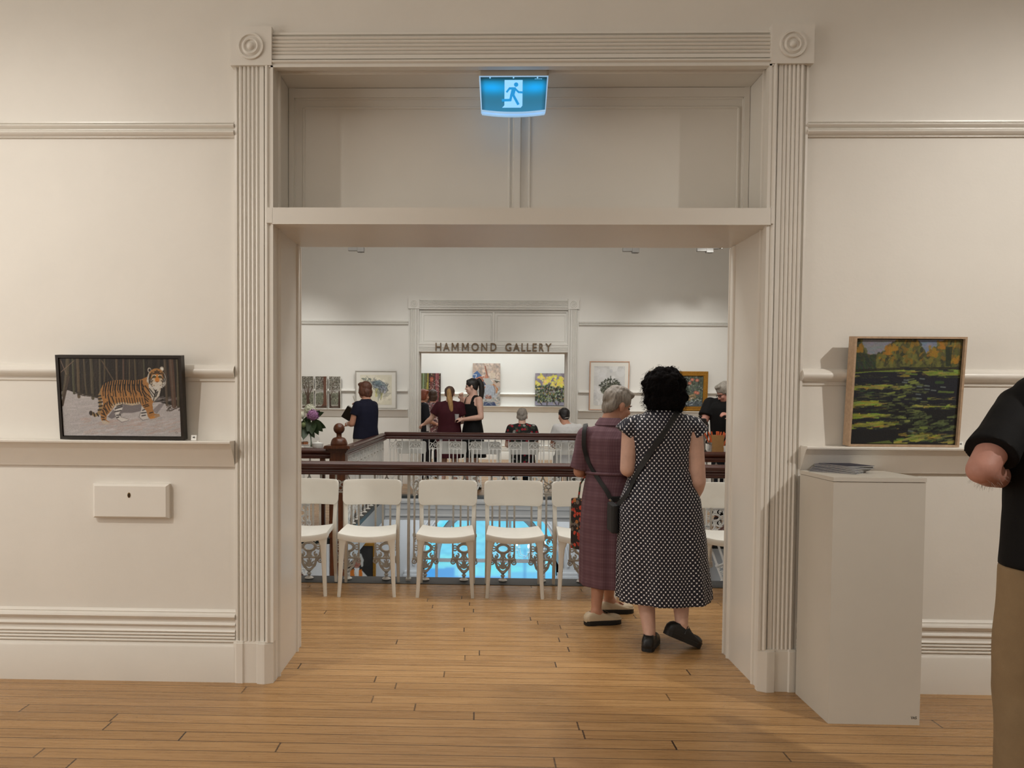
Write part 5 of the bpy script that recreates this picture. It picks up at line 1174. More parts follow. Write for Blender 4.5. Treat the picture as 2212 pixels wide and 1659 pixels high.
# bag strap and bag
bag_mat = M('black_bag_nylon', (17,18,20), .6, .08, 40., bump=.1); chrome = M('dull_chrome', (190,190,188), .25, .05, 30., metal=.9)
def strap_path(mbody, pts, w=.018, th=.004):
    # flat strap following points (position, outward normal)
    rows = []
    for i, (p, nrm) in enumerate(pts):
        p = Vector(p); n = Vector(nrm).normalized(); a = Vector(pts[max(i-1,0)][0]); b = Vector(pts[min(i+1,len(pts)-1)][0]); d = (b-a).normalized(); s = d.cross(n).normalized()
        rows.append([tuple(p+s*w+n*0), tuple(p+s*w+n*th), tuple(p-s*w+n*th), tuple(p-s*w)])
    return mbody.quadgrid(rows)
def surf_strap(target, pts, lift=.006, n=26):
    """drop a curve given in the target's local (x,z) as seen from -y onto its back."""
    from mathutils.bvhtree import BVHTree
    me = target.data; bv = BVHTree.FromPolygons([v.co for v in me.vertices], [tuple(p.vertices) for p in me.polygons]); out = []
    for i in range(n+1):
        q = i/n*(len(pts)-1); k = min(int(q), len(pts)-2); f = q-k; x = pts[k][0]+(pts[k+1][0]-pts[k][0])*f; z = pts[k][1]+(pts[k+1][1]-pts[k][1])*f
        h, nn, _, _ = bv.ray_cast(Vector((x, -1, z)), Vector((0,1,0)))
        if h is None: h, nn, _, _ = bv.find_nearest(Vector((x, -.1, z)))
        out.append((tuple(h+nn*lift), tuple(nn)))
    # smooth the track
    P = [Vector(a) for a, b in out]; Nn = [Vector(b) for a, b in out]
    for _ in range(3):
        P = [P[0]]+[(P[i-1]+P[i]*2+P[i+1])/4 for i in range(1, n)]+[P[n]]; Nn = [Nn[0]]+[(Nn[i-1]+Nn[i]*2+Nn[i+1]) for i in range(1, n)]+[Nn[n]]
    return list(zip([tuple(p) for p in P], [tuple(q) for q in Nn]))
bg = thing('crossbody_bag', 'black crossbody bag slung over the dotted dress', 'bag', (1.10,.72,0))
dress_d = [c for c in dotw.children if c.name.startswith('dress')][0]
trk = surf_strap(dress_d, [(.085,1.405),(.02,1.34),(-.10,1.16),(-.165,1.02),(-.215,.90)], .007)
back = [((.09,.06,1.42),(0,.3,1)),((.088,.01,1.425),(0,-.3,1))]+trk+[((-.245,-.04,.86),(-1,-.4,0)),((-.262,.03,.82),(-1,0,0))]
o = strap_path(MB(), back, .016).build('strap', bag_mat, bg); shade(o.data, 60)
MB().rbox(-.30,-.255,-.02,.16,.66,.83,.018).build('pouch', bag_mat, bg)
# ------------------------------------------------ 2. woman in the purple dress
r = person('grey-haired woman in a purple checked shirt dress, turned to her companion', (.845,1.15), -46); L = to_local(r)
hc = L(.915,1.20,1.418); hm = head_m(hc, -26, 16, 0, .98)
m = MB(); m.loft([(0,0,z,rx,ry) for z, rx, ry in ((.64,.14,.10),(.75,.155,.125),(.9,.14,.11),(1.0,.125,.1),(1.12,.135,.1),(1.21,.135,.095),(1.27,.10,.08),(1.30,.06,.055))], 24)
head_shapes(m, hm); m.limb([L(.845,1.14,1.24), L(.90,1.19,1.36)], [.058,.052], 16)
shl, ell, wrl = L(.715,1.18,1.22), L(.668,1.20,.985), L(.76,1.40,.96); shr, elr, wrr = L(.955,1.06,1.23), L(.985,1.03,.99), L(1.02,1.25,.93)
arm_shapes(m, shl, ell, wrl, .95); arm_shapes(m, shr, elr, wrr, .95); hand_shapes(m, wrl, (.3,.9,.0), (-.7,.2,.6), -1, .9, 40); hand_shapes(m, wrr, (-.2,.9,.0), (.7,.2,.6), 1, .9, 40)
a1, a2 = L(.775,1.085,.09), L(.905,1.36,.10)
leg_shapes(m, L(.80,1.12,.72), L(.80,1.12,.40), a1, .93); leg_shapes(m, L(.88,1.2,.72), L(.885,1.24,.40), a2, .93); foot_shapes(m, a1, -29); foot_shapes(m, a2, -36)
fuse(m, .0075, 2, 'body', skin_b, r); face_bits(r, hm, h_grey)
def purple_mat():
    m, t, b = base_mat('purple_checked_cotton'); co = t.coord(); sp = t.add('ShaderNodeSeparateXYZ'); t.l.new(co, sp.inputs[0])
    s1 = t.math('SINE', t.math('MULTIPLY', sp.outputs[0], 520.)); s2 = t.math('SINE', t.math('MULTIPLY', sp.outputs[2], 300.)); s3 = t.math('SINE', t.math('MULTIPLY', sp.outputs[0], 110.)); s4 = t.math('SINE', t.math('MULTIPLY', sp.outputs[2], 90.))
    k = t.math('MULTIPLY_ADD', t.math('ADD', t.math('ADD', s1, s2), t.math('ADD', s3, s4)), .04, .5)
    t.l.new(t.ramp(k, [(.2, lin((78,50,60))), (.5, lin((100,70,80))), (.8, lin((128,102,108)))]), b.inputs['Base Color']); b.inputs['Roughness'].default_value = .85
    return m
pm = purple_mat()
fl2 = lambda t, z: 1+(max(0, .98-z)*.055)*math.sin(9*t+.5)+.01*math.sin(15*t) if z < .98 else 1.
RG2 = [(0,0,.245,.182,.150),(0,0,.32,.182,.150),(0,0,.5,.182,.152),(0,0,.68,.178,.150),(0,0,.82,.170,.143),(0,0,.92,.155,.130),(0,0,.985,.140,.115),(0,0,1.05,.148,.122),(0,0,1.14,.158,.124),(0,-.005,1.21,.158,.115),(0,0,1.26,.125,.098),(0,.01,1.295,.085,.08),(.0,.025,1.32,.07,.068)]
m = MB().loft(RG2, 72, fl2)
m.tube([shl, lerp(shl, ell, .5), lerp(shl, ell, .93)], [.066,.066,.068], 18); m.tube([shr, lerp(shr, elr, .5), lerp(shr, elr, 1.0)], [.068,.070,.075], 18); m.sph(shl, .066, 16, 10); m.sph(shr, .068, 16, 10)
m.limb([shl, L(.84,1.13,1.265), shr], [.05,.055,.05], 14)
o = fuse(m, .0075, 2, 'dress', pm, r, lambda p, n: .004*nz(p, (14,14,4))+.006*math.exp(-((p.z-1.1)/.1)**2)*nz(p, (12,12,16)))
# collar, belt
cl = []
for k in range(25):
    a = math.radians(-200+k*400/24*.8+20); cl.append(a)
cx, cy, cz = L(.858,1.155,1.30)
rows = []
for h, rr in ((.035,.062),(.045,.068),(-.002,.098),(-.006,.094),(.03,.064)):
    rows.append([(cx+rr*math.cos(a)*1.08, cy+.01+rr*math.sin(a), cz+h-.03*max(0, math.sin(a))) for a in np.linspace(PI*.62, PI*2.38, 26)])
o = MB().quadgrid(rows, False).build('collar', pm, r, 60)
m = MB().tube([(.146*math.cos(a), .121*math.sin(a), .985) for a in np.linspace(0, 2*PI, 41)[:-1]], .011, 8, True, 1.); m.build('waistband', pm, r, 60)
hair(r, hm, 'short', h_grey, .006)
beige = M('beige_leather', (196,178,150), .5, .05, 20.)
for a, y in ((a1,-29),(a2,-36)): shoe(r, (a[0], a[1], .099), y, 0, beige, black_sole, .022, .072)
bg = thing('shoulder_bag', 'black shoulder bag on a diagonal strap across the purple dress, with a ring charm', 'bag', (0,0,0))
dress_p = [c for c in r.children if c.name.startswith('dress')][0]
mw = r.matrix_basis.copy() if False else (Matrix.Translation((.845,1.15,0)) @ Matrix.Rotation(math.radians(-46), 4, 'Z'))
class _D: pass
tmpm = dress_p.data.copy(); tmpm.transform(mw); td = _D(); td.data = tmpm
trk = surf_strap(td, [(.690,1.245),(.685,1.16),(.70,1.10),(.76,.98),(.82,.88),(.842,.835)], .008)
trk = [((.725,1.27,1.235),(0,.9,.5)),((.715,1.235,1.283),(0,.5,1)),((.705,1.18,1.300),(-.2,-.1,1)),((.695,1.13,1.285),(-.3,-.6,.8))]+trk
o = strap_path(MB(), trk, .0135, .004).build('strap', bag_mat, bg); shade(o.data, 60)
p0 = Vector(trk[-1][0]); bx_, by_ = p0.x+.03, p0.y+.03
m = MB().rbox(bx_-.035, bx_+.05, by_-.03, by_+.02, .735, .85, .02); m.build('pouch', bag_mat, bg)
tmpm2 = MB().lathe([(.006,-.012),(.0075,0),(.006,.012)], (0,0,0), 'x', 10); tmpm2.xf(Matrix.Translation((p0.x+.002, p0.y-.012, p0.z-.012)) @ Matrix.Rotation(.9, 4, 'Y')); tmpm2.build('buckle', chrome, bg)
m = MB(); cy0 = by_-.045; m.tube([(bx_-.012+.0145*math.cos(a), cy0, .735+.0145*math.sin(a)) for a in np.linspace(0, 2*PI, 21)[:-1]], .0026, 6, True)
for k in range(3):
    a = PI/2+k*2*PI/3; m.tube([(bx_-.012, cy0, .735), (bx_-.012+.014*math.cos(a), cy0, .735+.014*math.sin(a))], .0022, 6)
m.tube([(bx_-.006+.007*math.cos(a), cy0, .758+.008*math.sin(a)) for a in np.linspace(0, 2*PI, 13)[:-1]], .002, 6, True); m.tube([(bx_-.008,cy0,.768),(bx_-.002,cy0,.79),(bx_+.004,cy0,.79),(bx_-.002,cy0,.768)], .0022, 6)
m.build('ring_charm', chrome, bg)
# tote with bright pattern at her far side
def floral(name, bgc, cols, scale=28., rough=.8):
    m, t, b = base_mat(name); v = t.add('ShaderNodeTexVoronoi'); t.l.new(t.coord(), v.inputs['Vector']); v.inputs['Scale'].default_value = scale
    sp = t.add('ShaderNodeSeparateColor'); t.l.new(v.outputs['Color'], sp.inputs[0])
    st = [(0, lin(bgc))]; k = .42
    for c in cols: st.append((k, lin(c))); k += .5/len(cols)
    rmp = t.add('ShaderNodeValToRGB'); t.l.new(sp.outputs[0], rmp.inputs[0]); e = rmp.color_ramp; e.interpolation = 'CONSTANT'
    while len(e.elements) > 1: e.elements.remove(e.elements[-1])
    for i, (p, c) in enumerate(st):
        el = e.elements[0] if i == 0 else e.elements.new(p); el.position = p; el.color = (*c, 1)
    c = t.mix(t.math('GREATER_THAN', v.outputs['Distance'], .62/1.), rmp.outputs[0], (*lin(bgc), 1)); t.l.new(c, b.inputs['Base Color']); b.inputs['Roughness'].default_value = rough
    return m
tote_m = floral('bright_patterned_tote', (36,28,26), ((150,50,40),(60,80,60),(170,110,60),(110,100,92),(190,70,50)), 42)
t = thing('tote_bag', 'brightly patterned tote hanging behind the purple dress at left', 'bag', (.675,1.26,0), math.radians(-50))
m = MB().rbox(-.05,.16,-.03,.03,.46,.80,.02); m.build('bag_body', tote_m, t)
m = MB().tube([(-.0,0,.795),(.02,-.005,.90),(.055,0,.95),(.09,-.005,.90),(.11,0,.795)], .008, 6, flat=.5); m.build('handle', tote_m, t)
# ------------------------------------------------ 3. man cut off by the right edge
r = person('man in a black polo shirt and beige trousers at the right edge, elbow bent', (1.985,-1.30), -16); L = to_local(r)
s = 1.08
hm = head_m((0,.03,1.70), 0, 14, 0, 1.05)
m = MB(); m.loft([(cx,cy,z,rx,ry) for cx, cy, z, rx, ry in torso(s, 1.15, 1.15)], 28); head_shapes(m, hm, True); m.limb([(0,-.01,1.52),(0,.0,1.64)], [.065,.06], 16)
shl, ell, wrl = L(1.815,-1.25,1.445), L(1.612,-1.38,1.240), L(1.865,-1.14,1.185); shr, elr, wrr = L(2.20,-1.36,1.44), L(2.27,-1.42,1.20), L(2.08,-1.12,1.2)
arm_shapes(m, shl, ell, wrl, 1.12); arm_shapes(m, shr, elr, wrr, 1.2); hand_shapes(m, wrl, L(1.95,-1.0,1.16+0) and (.75,.62,-.05), (-.3,.4,.85), -1, 1.05, 38); hand_shapes(m, wrr, (-.6,.7,0), (.3,.4,.85), 1, 1.05, 38)
a1, a2 = (-.11,-.02,.095), (.12,.04,.095); leg_shapes(m, (-.11,0,.95), (-.12,.02,.5), a1, 1.1); leg_shapes(m, (.11,0,.95), (.12,.03,.5), a2, 1.1); foot_shapes(m, a1, 6); foot_shapes(m, a2, -8)
body_m = fuse(m, .0075, 2, 'body', skin_c, r)
blackt = cloth('black_cotton_pique', (13,13,14), .1); chino = cloth('beige_chino', (150,128,98), .06, .85, 12.)
RGm = [(0,-.01,.905,.222,.160),(0,-.01,.98,.218,.162),(0,-.01,1.1,.212,.160),(0,-.01,1.22,.216,.158),(0,-.012,1.34,.226,.152),(0,-.012,1.42,.222,.140),(0,-.012,1.49,.208,.126),(0,-.012,1.525,.186,.112),(0,-.01,1.56,.132,.100),(0,-.006,1.59,.092,.088),(0,-.002,1.61,.080,.080)]
sl_end = lerp(shl, ell, .76)
m = MB().loft(RGm, 48); m.tube([shl, lerp(shl, ell, .5), sl_end], [.066,.072,.080], 20); m.tube([shr, lerp(shr, elr, .5), lerp(shr, elr, .84)], [.080,.082,.084], 20); m.sph(shl, .066, 18, 12); m.sph(shr, .07, 18, 12); m.limb([shl, (0,-.01,1.525), shr], [.064,.082,.064], 14)
fuse(m, .008, 2, 'polo_shirt', blackt, r, fold(.006, (7,7,5), 3))
m = MB().loft([(0,-.005,.86,.200,.152),(0,-.005,.95,.205,.15),(0,-.005,1.0,.19,.14)], 36); 
for sx in (-1, 1): m.tube([(sx*.108,0,.90),(sx*.122,.005,.68),(sx*.128,.02,.48),(sx*.122,.0,.25),(sx*.118,-.01,.045)], [.112,.104,.096,.098,.10], 24)
fuse(m, .009, 2, 'trousers', chino, r, fold(.008, (8,8,4), 5))
hair(r, hm, 'man', h_silver, .008); face_bits(r, hm, h_silver)
for a, y in ((a1,6),(a2,-8)): shoe(r, a, y, 0, black_leather, black_sole, .02, .075)
# fine hair on the bent elbow
m = MB(); E = Vector(ell); D2 = (Vector(wrl)-E).normalized()
for k in range(110):
    p = E+D2*rng.random()*.12; d = Vector(rng.normal(0, 1, 3)); d.z = -abs(d.z)*1.3; d.y -= .3; d.normalize(); q = p+d*.047; m.tube([q, q+d*.009+Vector((0,0,-.004))+Vector(rng.normal(0, .003, 3))], [.00035,.0002], 3)
m.build('arm_hair', h_silver, r)['kind'] = 'stuff'
# ------------------------------------------------ generic helper for the people across the hall
def simple(label, loc, heading, s, skin, arms, cl, hairkind, hmat, head=(0,.012,1.583), hy=0, hp=0, w=1., dep=1., bot=None, top_rings=None, hands=((.1,.9,0),(.1,.9,0)), vox=.010, face=True, legs=None, curl=35, group=None):
    r = person(label, loc, heading, group); hm = head_m(tuple(v*s for v in head), hy, hp, 0, s)
    m = MB().loft(torso(s, w, dep), 24); head_shapes(m, hm); m.limb([(0,-.01*s,1.42*s), tuple(Vector(head)*s-Vector((0,.02*s,.07*s)))], [.06*s,.052*s], 14)
    for k, (a, sd) in enumerate(zip(arms, (-1, 1))):
        a = [tuple(x*s for x in p) for p in a]; arm_shapes(m, *a, s*w); hand_shapes(m, a[2], hands[k], (sd*.5,.1,.8), sd, s, curl)
    lg = legs or [((-.09,0,.88),(-.095,.02,.47),(-.10,-.02,.09)),((.09,0,.88),(.095,.02,.47),(.10,.0,.09))]
    for p in lg:
        p = [tuple(x*s for x in q) for q in p]; leg_shapes(m, *p, s*w); foot_shapes(m, p[2], 0)
    fuse(m, vox, 2, 'body', skin, r)
    if face: face_bits(r, hm, hmat)
    hair(r, hm, hairkind, hmat, .009)
    for p in lg: q = tuple(x*s for x in p[2]); shoe(r, (q[0], q[1], q[2] if legs is None else q[2]), 0, 0, black_leather, black_sole, .016, .07)
    return r, hm
def garment(r, name, s, mat, rings, arms=None, frac=.5, rad=.07, vox=.010, amp=.005, extra=None):
    m = MB().loft([(cx*s, cy*s, z*s, rx*s, ry*s) for cx, cy, z, rx, ry in rings], 36)
    if arms:
        P = [[tuple(x*s for x in p) for p in a] for a in arms]
        for a in P: m.sph(a[0], rad*s, 14, 10); m.tube([a[0], lerp(a[0], a[1], frac*.5), lerp(a[0], a[1], frac)], [rad*s, rad*1.02*s, rad*1.06*s], 16)
        m.limb([P[0][0], (0,-.012*s,1.425*s), P[1][0]], [rad*.82*s, rad*.8*s, rad*.82*s], 12)
    if extra: extra(m)
    return fuse(m, vox, 2, name, mat, r, fold(amp, (9,9,5), s*7))
def trousers(r, s, mat, lg=None, w=1., zt=1.0):
    m = MB().loft([(0,-.01*s,.84*s,.178*s*w,.132*s),(0,-.01*s,.93*s,.182*s*w,.135*s),(0,-.01*s,zt*s,.165*s*w,.125*s)], 30)
    lg = lg or [((-.09,0,.88),(-.095,.02,.47),(-.10,-.02,.09)),((.09,0,.88),(.095,.02,.47),(.10,.0,.09))]
    for h, k, a in lg:
        h, k, a = [tuple(x*s for x in p) for p in (h, k, a)]; m.limb([h, k], [.102*s*w,.080*s], 18); m.tube([k, lerp(k, a, .96)], [.080*s,.078*s], 18); m.sph(k, .080*s, 14, 8)
    return fuse(m, .010, 2, 'trousers', mat, r, fold(.006, (8,8,5), s))
def tee_rings(w=1., d=1., z0=.86): return [(0,-.01,z0,.190*w,.140*d),(0,-.01,.95,.186*w,.138*d),(0,-.01,1.06,.170*w,.130*d),(0,-.01,1.18,.172*w,.132*d),(0,-.012,1.28,.182*w,.132*d),(0,-.012,1.36,.178*w,.118*d),(0,-.012,1.415,.14*w,.092*d),(0,-.01,1.445,.09,.076),(0,-.008,1.462,.074,.068)]
dress_r = lambda z0, rb, w=1.: [(0,-.005,z0,rb,rb*.78),(0,-.005,.75,.205*w,.16),(0,-.01,.90,.192*w,.145)]+tee_rings(w, 1., 1.0)[2:]
# ------------------------------------------------ 4. woman in navy
A = [((-.155,0,1.365),(-.215,.05,1.105),(-.075,.28,1.10)), ((.155,0,1.365),(.275,.14,1.15),(.225,.35,1.325))]
r, hm = simple('auburn-haired woman in a navy top holding a black folder by the side railing', (-1.63,7.12), 52, 1.0, skin_b, A, None, 'bob', h_auburn, (0,.02,1.585), 14, 4, 1.08, 1.1, hands=((.45,.85,.12),(-.3,.55,.75)))
navy = cloth('navy_jersey', (18,20,40), .1); greyw = cloth('pale_grey_trousers', (186,180,172), .05)
garment(r, 'top', 1.0, navy, tee_rings(1.12, 1.15, .89), A, .52, .069); trousers(r, 1.0, greyw, None, 1.08)
m = MB().tube([(-.088+.028*math.cos(a)*.85, .258-.018*math.cos(a), 1.1005+.030*math.sin(a)) for a in np.linspace(0, 2*PI, 17)[:-1]], .009, 6, True, .6); m.build('wristband', paper_m, r)
L2W = Matrix.Translation((-1.63,7.12,0)) @ Matrix.Rotation(math.radians(52), 4, 'Z')
t = thing('folder', 'black folder of papers held open by the woman in navy', 'folder', L2W @ Vector((.035,.40,1.145)), math.radians(52))
R = Matrix.Rotation(math.radians(-46), 3, 'Z') @ Matrix.Rotation(math.radians(32), 3, 'Y') @ Matrix.Rotation(math.radians(28), 3, 'X')
MB().box(-.12,.12,-.004,.004,-.01,.20,R).build('cover', black_mat, t); MB().box(-.115,.115,.005,.012,.0,.215,R).build('pages', paper_m, t); MB().box(-.12,.12,.013,.020,-.01,.15,R).build('flap', black_mat, t)
t = thing('pencil', 'pale pencil held up by the woman in navy', 'pencil', L2W @ Vector((.195,.405,1.385)), math.radians(52))
m = MB().tube([(0,0,-.02),(-.03,.04,.12)], .005, 6); m.build('shaft', M('pale_pencil_paint', (196,188,172), .5, .04, 20.), t)
MB().tube([(0,0,-.02),(.004,-.002,-.034)], [.0045,.0008], 6).build('tip', black_mat, t)
# ------------------------------------------------ 5. maroon top, blonde ponytail
A = [((-.175,0,1.385),(-.315,.04,1.17),(-.44,.14,1.075)), ((.175,0,1.385),(.27,.04,1.15),(.16,.20,1.10))]
r, hm = simple('woman with a long blonde ponytail in a maroon dress, reaching out her left arm', (-.475,8.62), -4, .98, skin_a, A, None, 'cap', h_dkblonde, (0,.015,1.585), 0, 2, 1.05, 1.05, hands=((-.75,.6,-.25),(-.6,.7,.2)), face=False)
maroon = cloth('maroon_crepe', (58,14,24), .12)
garment(r, 'dress', .98, maroon, dress_r(.52,.235,1.12), A, .62, .082)
m = MB().limb([tuple(hm @ Vector(p)) for p in ((0,-.10,.065),(.0,-.135,.03),(.012,-.135,-.07),(.03,-.125,-.17),(.045,-.12,-.27),(.05,-.118,-.33))], [.026,.038,.044,.042,.032,.010], 14)
fuse(m, .007, 1, 'ponytail', h_blonde, r, lambda p, n: .005*nz(p, (60,60,9)))
# ------------------------------------------------ 6. black tank dress
A = [((-.17,0,1.385),(-.245,.02,1.12),(-.03,.20,1.085)), ((.17,0,1.385),(.21,.07,1.19),(.075,.15,1.40))]
r, hm = simple('tall woman with a black high ponytail in a black tank dress, holding a clear cup', (-.10,8.62), 128, 1.055, skin_a, A, None, 'cap', h_dark, (0,.02,1.585), -40, 6, 1.04, 1.0, hands=((.75,.65,.1),(-.3,.4,.75)), vox=.009)
blk = cloth('black_jersey', (10,10,11), .08)
tank = [(0,-.005,.50,.25,.20),(0,-.005,.75,.212,.165),(0,-.01,.90,.196,.148),(0,-.01,1.04,.158,.124),(0,-.01,1.16,.158,.124),(0,-.01,1.25,.172,.132),(0,-.012,1.34,.174,.119),(0,-.012,1.41,.150,.094),(0,-.012,1.447,.096,.072),(0,-.012,1.47,.06,.055)]
def caps(m):
    for sx in (-1, 1): m.sph((sx*.17*1.055,0,1.385*1.055), .058*1.055, 14, 8)
td_ = garment(r, 'dress', 1.055, blk, tank, None, vox=.007, extra=caps)
bm = bmesh.new(); bm.from_mesh(td_.data); kill = []
for f in bm.faces:
    c = f.calc_center_median(); x, z = abs(c.x)/1.055, c.z/1.055
    if (x > .132 and z > 1.285+max(0, .165-x)*.6) or (z > 1.325 and x < .072) or z > 1.46 or (x > .115 and z > 1.36): kill.append(f)
bmesh.ops.delete(bm, geom=kill, context='FACES')
bd = [v for v in bm.verts if v.is_boundary]
for _ in range(4): bmesh.ops.smooth_vert(bm, verts=bd, factor=.5, use_axis_x=True, use_axis_y=True, use_axis_z=True)
bm.to_mesh(td_.data); bm.free()
m = MB().limb([tuple(hm @ Vector(p)) for p in ((0,-.085,.085),(0,-.125,.085),(0,-.155,.02),(0,-.15,-.08),(.0,-.13,-.18),(.0,-.12,-.24))], [.028,.042,.046,.046,.040,.012], 14)
fuse(m, .007, 1, 'ponytail', h_dark, r, lambda p, n: .005*nz(p, (60,60,9)))
L2W = Matrix.Translation((-.10,8.62,0)) @ Matrix.Rotation(math.radians(128), 4, 'Z')
clear = bpy.data.materials.new('clear_plastic'); clear.use_nodes = True; tt = NT(clear); bb_ = tt.n['Principled BSDF']; bb_.inputs['Roughness'].default_value = .08; bb_.inputs['Alpha'].default_value = .45; tt.l.new(tt.ramp(tt.noise(tt.coord(), 30), [(0,(.75,.78,.8)),(1,(.85,.87,.88))]), bb_.inputs['Base Color'])
t = thing('clear_cup', 'clear plastic cup held by the woman in black', 'cup', L2W @ Vector((.055,.275,1.135)))
MB().lathe([(.026,0),(.028,.002),(.036,.092),(.0385,.094),(.036,.095),(.0345,.09),(.0265,.006),(0,.006)], (0,0,0), 'z', 20).build('cup_wall', clear, t, 60); MB().lathe([(0,.007),(.027,.007),(.0295,.035),(0,.035)], (0,0,0), 'z', 16).build('drink', clear, t)
# ------------------------------------------------ 7, 8. two people in the gallery doorway
A = [((-.17,0,1.385),(-.22,.03,1.12),(-.10,.22,1.05)), ((.17,0,1.385),(.22,.03,1.12),(.12,.22,1.05))]
r, hm = simple('red-haired person in a dark jacket over white, at the left of the far doorway', (-1.03,10.3), -72, .965, skin_b, A, None, 'bob', h_red, (0,.015,1.585), -14, 6, 1., 1.)
dk = cloth('dark_jacket', (22,22,28), .1); white_top = cloth('white_shirt', (206,206,206), .04)
garment(r, 'shirt', .965, white_top, tee_rings(1.0, 1.06, .84), None); garment(r, 'jacket', .965, dk, [(cx, cy-.03, z, rx*1.04, ry) for cx, cy, z, rx, ry in tee_rings(1.06, 1.0, .80)], A, .95, .068); trousers(r, .965, dk)
r, hm = simple('brown-haired person in a pink floral blouse seen from behind in the far doorway', (-.86,10.45), 6, .965, skin_b, A, None, 'bob', h_brown, (0,.015,1.585), 0, 0, 1.05, 1., face=False)
garment(r, 'blouse', .965, floral('pink_floral_blouse', (120,92,92), ((60,44,50),(190,150,150),(206,190,186),(150,80,90)), 40), tee_rings(1.08, 1.05, .80), A, .8, .07); trousers(r, .965, dk)
# ------------------------------------------------ 9, 10. seated, backs to the railing
def seated(label, x, y, skin, hk, hmat, cmat, bmat, s, hy, strapm=None, xo=0.):
    dz = .44-.80*s
    A = [((-.175,0,1.385),(-.235,.06,1.12),(-.14,.30,1.08)), ((.175,0,1.385),(.235,.06,1.12),(.12,.30,1.08))]
    r = person(label, (x, y), 0); up = lambda p: (p[0]*s, p[1]*s, p[2]*s+dz)
    hm = head_m(up((xo,.03,1.575)), hy, 6, 0, s); m = MB().loft([(cx, cy, z+dz, rx, ry) for cx, cy, z, rx, ry in torso(s, 1.08, 1.1)], 24); head_shapes(m, hm); m.limb([up((0,-.01,1.42)), up((xo,.005,1.52))], [.06,.054], 14)
    for a, sd in zip(A, (-1, 1)):
        a = [up(p) for p in a]; arm_shapes(m, *a, s); hand_shapes(m, a[2], (-sd*.3,.9,-.1), (0,.1,.9), sd, s, 40)
    for sd in (-1, 1):
        h, k, a = (sd*.09,.02,.53), (sd*.11,.42,.52), (sd*.11,.40,.10); leg_shapes(m, h, k, a, s); foot_shapes(m, a, 0)
    fuse(m, .010, 2, 'body', skin, r); hair(r, hm, hk, hmat, .009)
    m = MB().loft([(cx*s, cy*s, z*s+dz, rx*s, ry*s) for cx, cy, z, rx, ry in tee_rings(1.12, 1.12, .82)], 36)
    P = [[up(p) for p in a] for a in A]
    for a in P: m.sph(a[0], .074, 14, 10); m.tube([a[0], lerp(a[0], a[1], .35), lerp(a[0], a[1], .7)], [.074,.076,.078], 16)
    m.limb([P[0][0], up((0,-.012,1.425)), P[1][0]], [.062,.06,.062], 12); fuse(m, .010, 2, 'top', cmat, r, fold(.005, (9,9,6), x))
    m = MB().sph((0,.03,.545), (.19,.15,.085), 20, 12)
    for sd in (-1, 1): m.limb([(sd*.09,.02,.54),(sd*.11,.42,.525)], [.09,.078], 16); m.tube([(sd*.11,.42,.525),(sd*.11,.405,.12)], [.075,.07], 16)
    fuse(m, .010, 2, 'trousers', bmat, r, fold(.005, (9,9,6), x))
    for sd in (-1, 1): shoe(r, (sd*.11,.40,.10), 0, 0, black_leather, black_sole, .016, .07)
    return r
seated('grey-haired person in a black floral top seated with their back to the railing', .685, 8.12, skin_a, 'short', h_grey, floral('black_floral_top', (14,14,14), ((60,70,54),(24,26,24),(140,140,136),(20,22,20),(48,56,44),(140,24,40)), 26), dk, .985, -8)
r = seated('dark-haired person in a white shirt seated with their back to the railing', 1.40, 8.12, skin_b, 'cap', h_dark, white_top, cloth('grey_skirt_cloth', (96,100,96), .06), 1.0, 22, xo=-.065)
hq = Vector((-.045,-.085,1.19)); MB().limb([(-.075,-.088,1.185),(-.04,-.112,1.192),(.0,-.108,1.20)], [.004,.006,.004], 8).build('hair_clip', chrome, r, 180)
# ------------------------------------------------ 11. man behind the buffet
A = [((-.205,0,1.40),(-.285,.06,1.12),(-.085,.26,1.245)), ((.205,0,1.40),(.26,.12,1.16),(.20,.36,1.09))]
r, hm = simple('grey-haired man in glasses and a black top bending over the drinks table', (2.965,5.28), 150, 1.02, skin_c, A, None, 'man', h_silver, (.02,.09,1.530), -58, 30, 1.12, 1.1, hands=((.5,.6,.5),(-.2,.8,-.3)), vox=.008)
garment(r, 'top', 1.02, blk, [(cx, cy+max(0, z-1.0)*.12, z, rx, ry) for cx, cy, z, rx, ry in tee_rings(1.18, 1.15, .82)], A, .6, .085); trousers(r, 1.02, dk)
m = MB()
for sx in (-1, 1):
    m.tube([(sx*.033+.024*math.cos(a), .089, .004+.019*math.sin(a)) for a in np.linspace(0, 2*PI, 21)[:-1]], .0022, 6, True); m.tube([(sx*.057,.088,.008),(sx*.076,.05,.008),(sx*.080,-.01,.006)], .0022, 6)
m.tube([(-.01,.092,.008),(.01,.092,.008)], .0022, 6); m.xf(hm).build('glasses', black_mat, r)
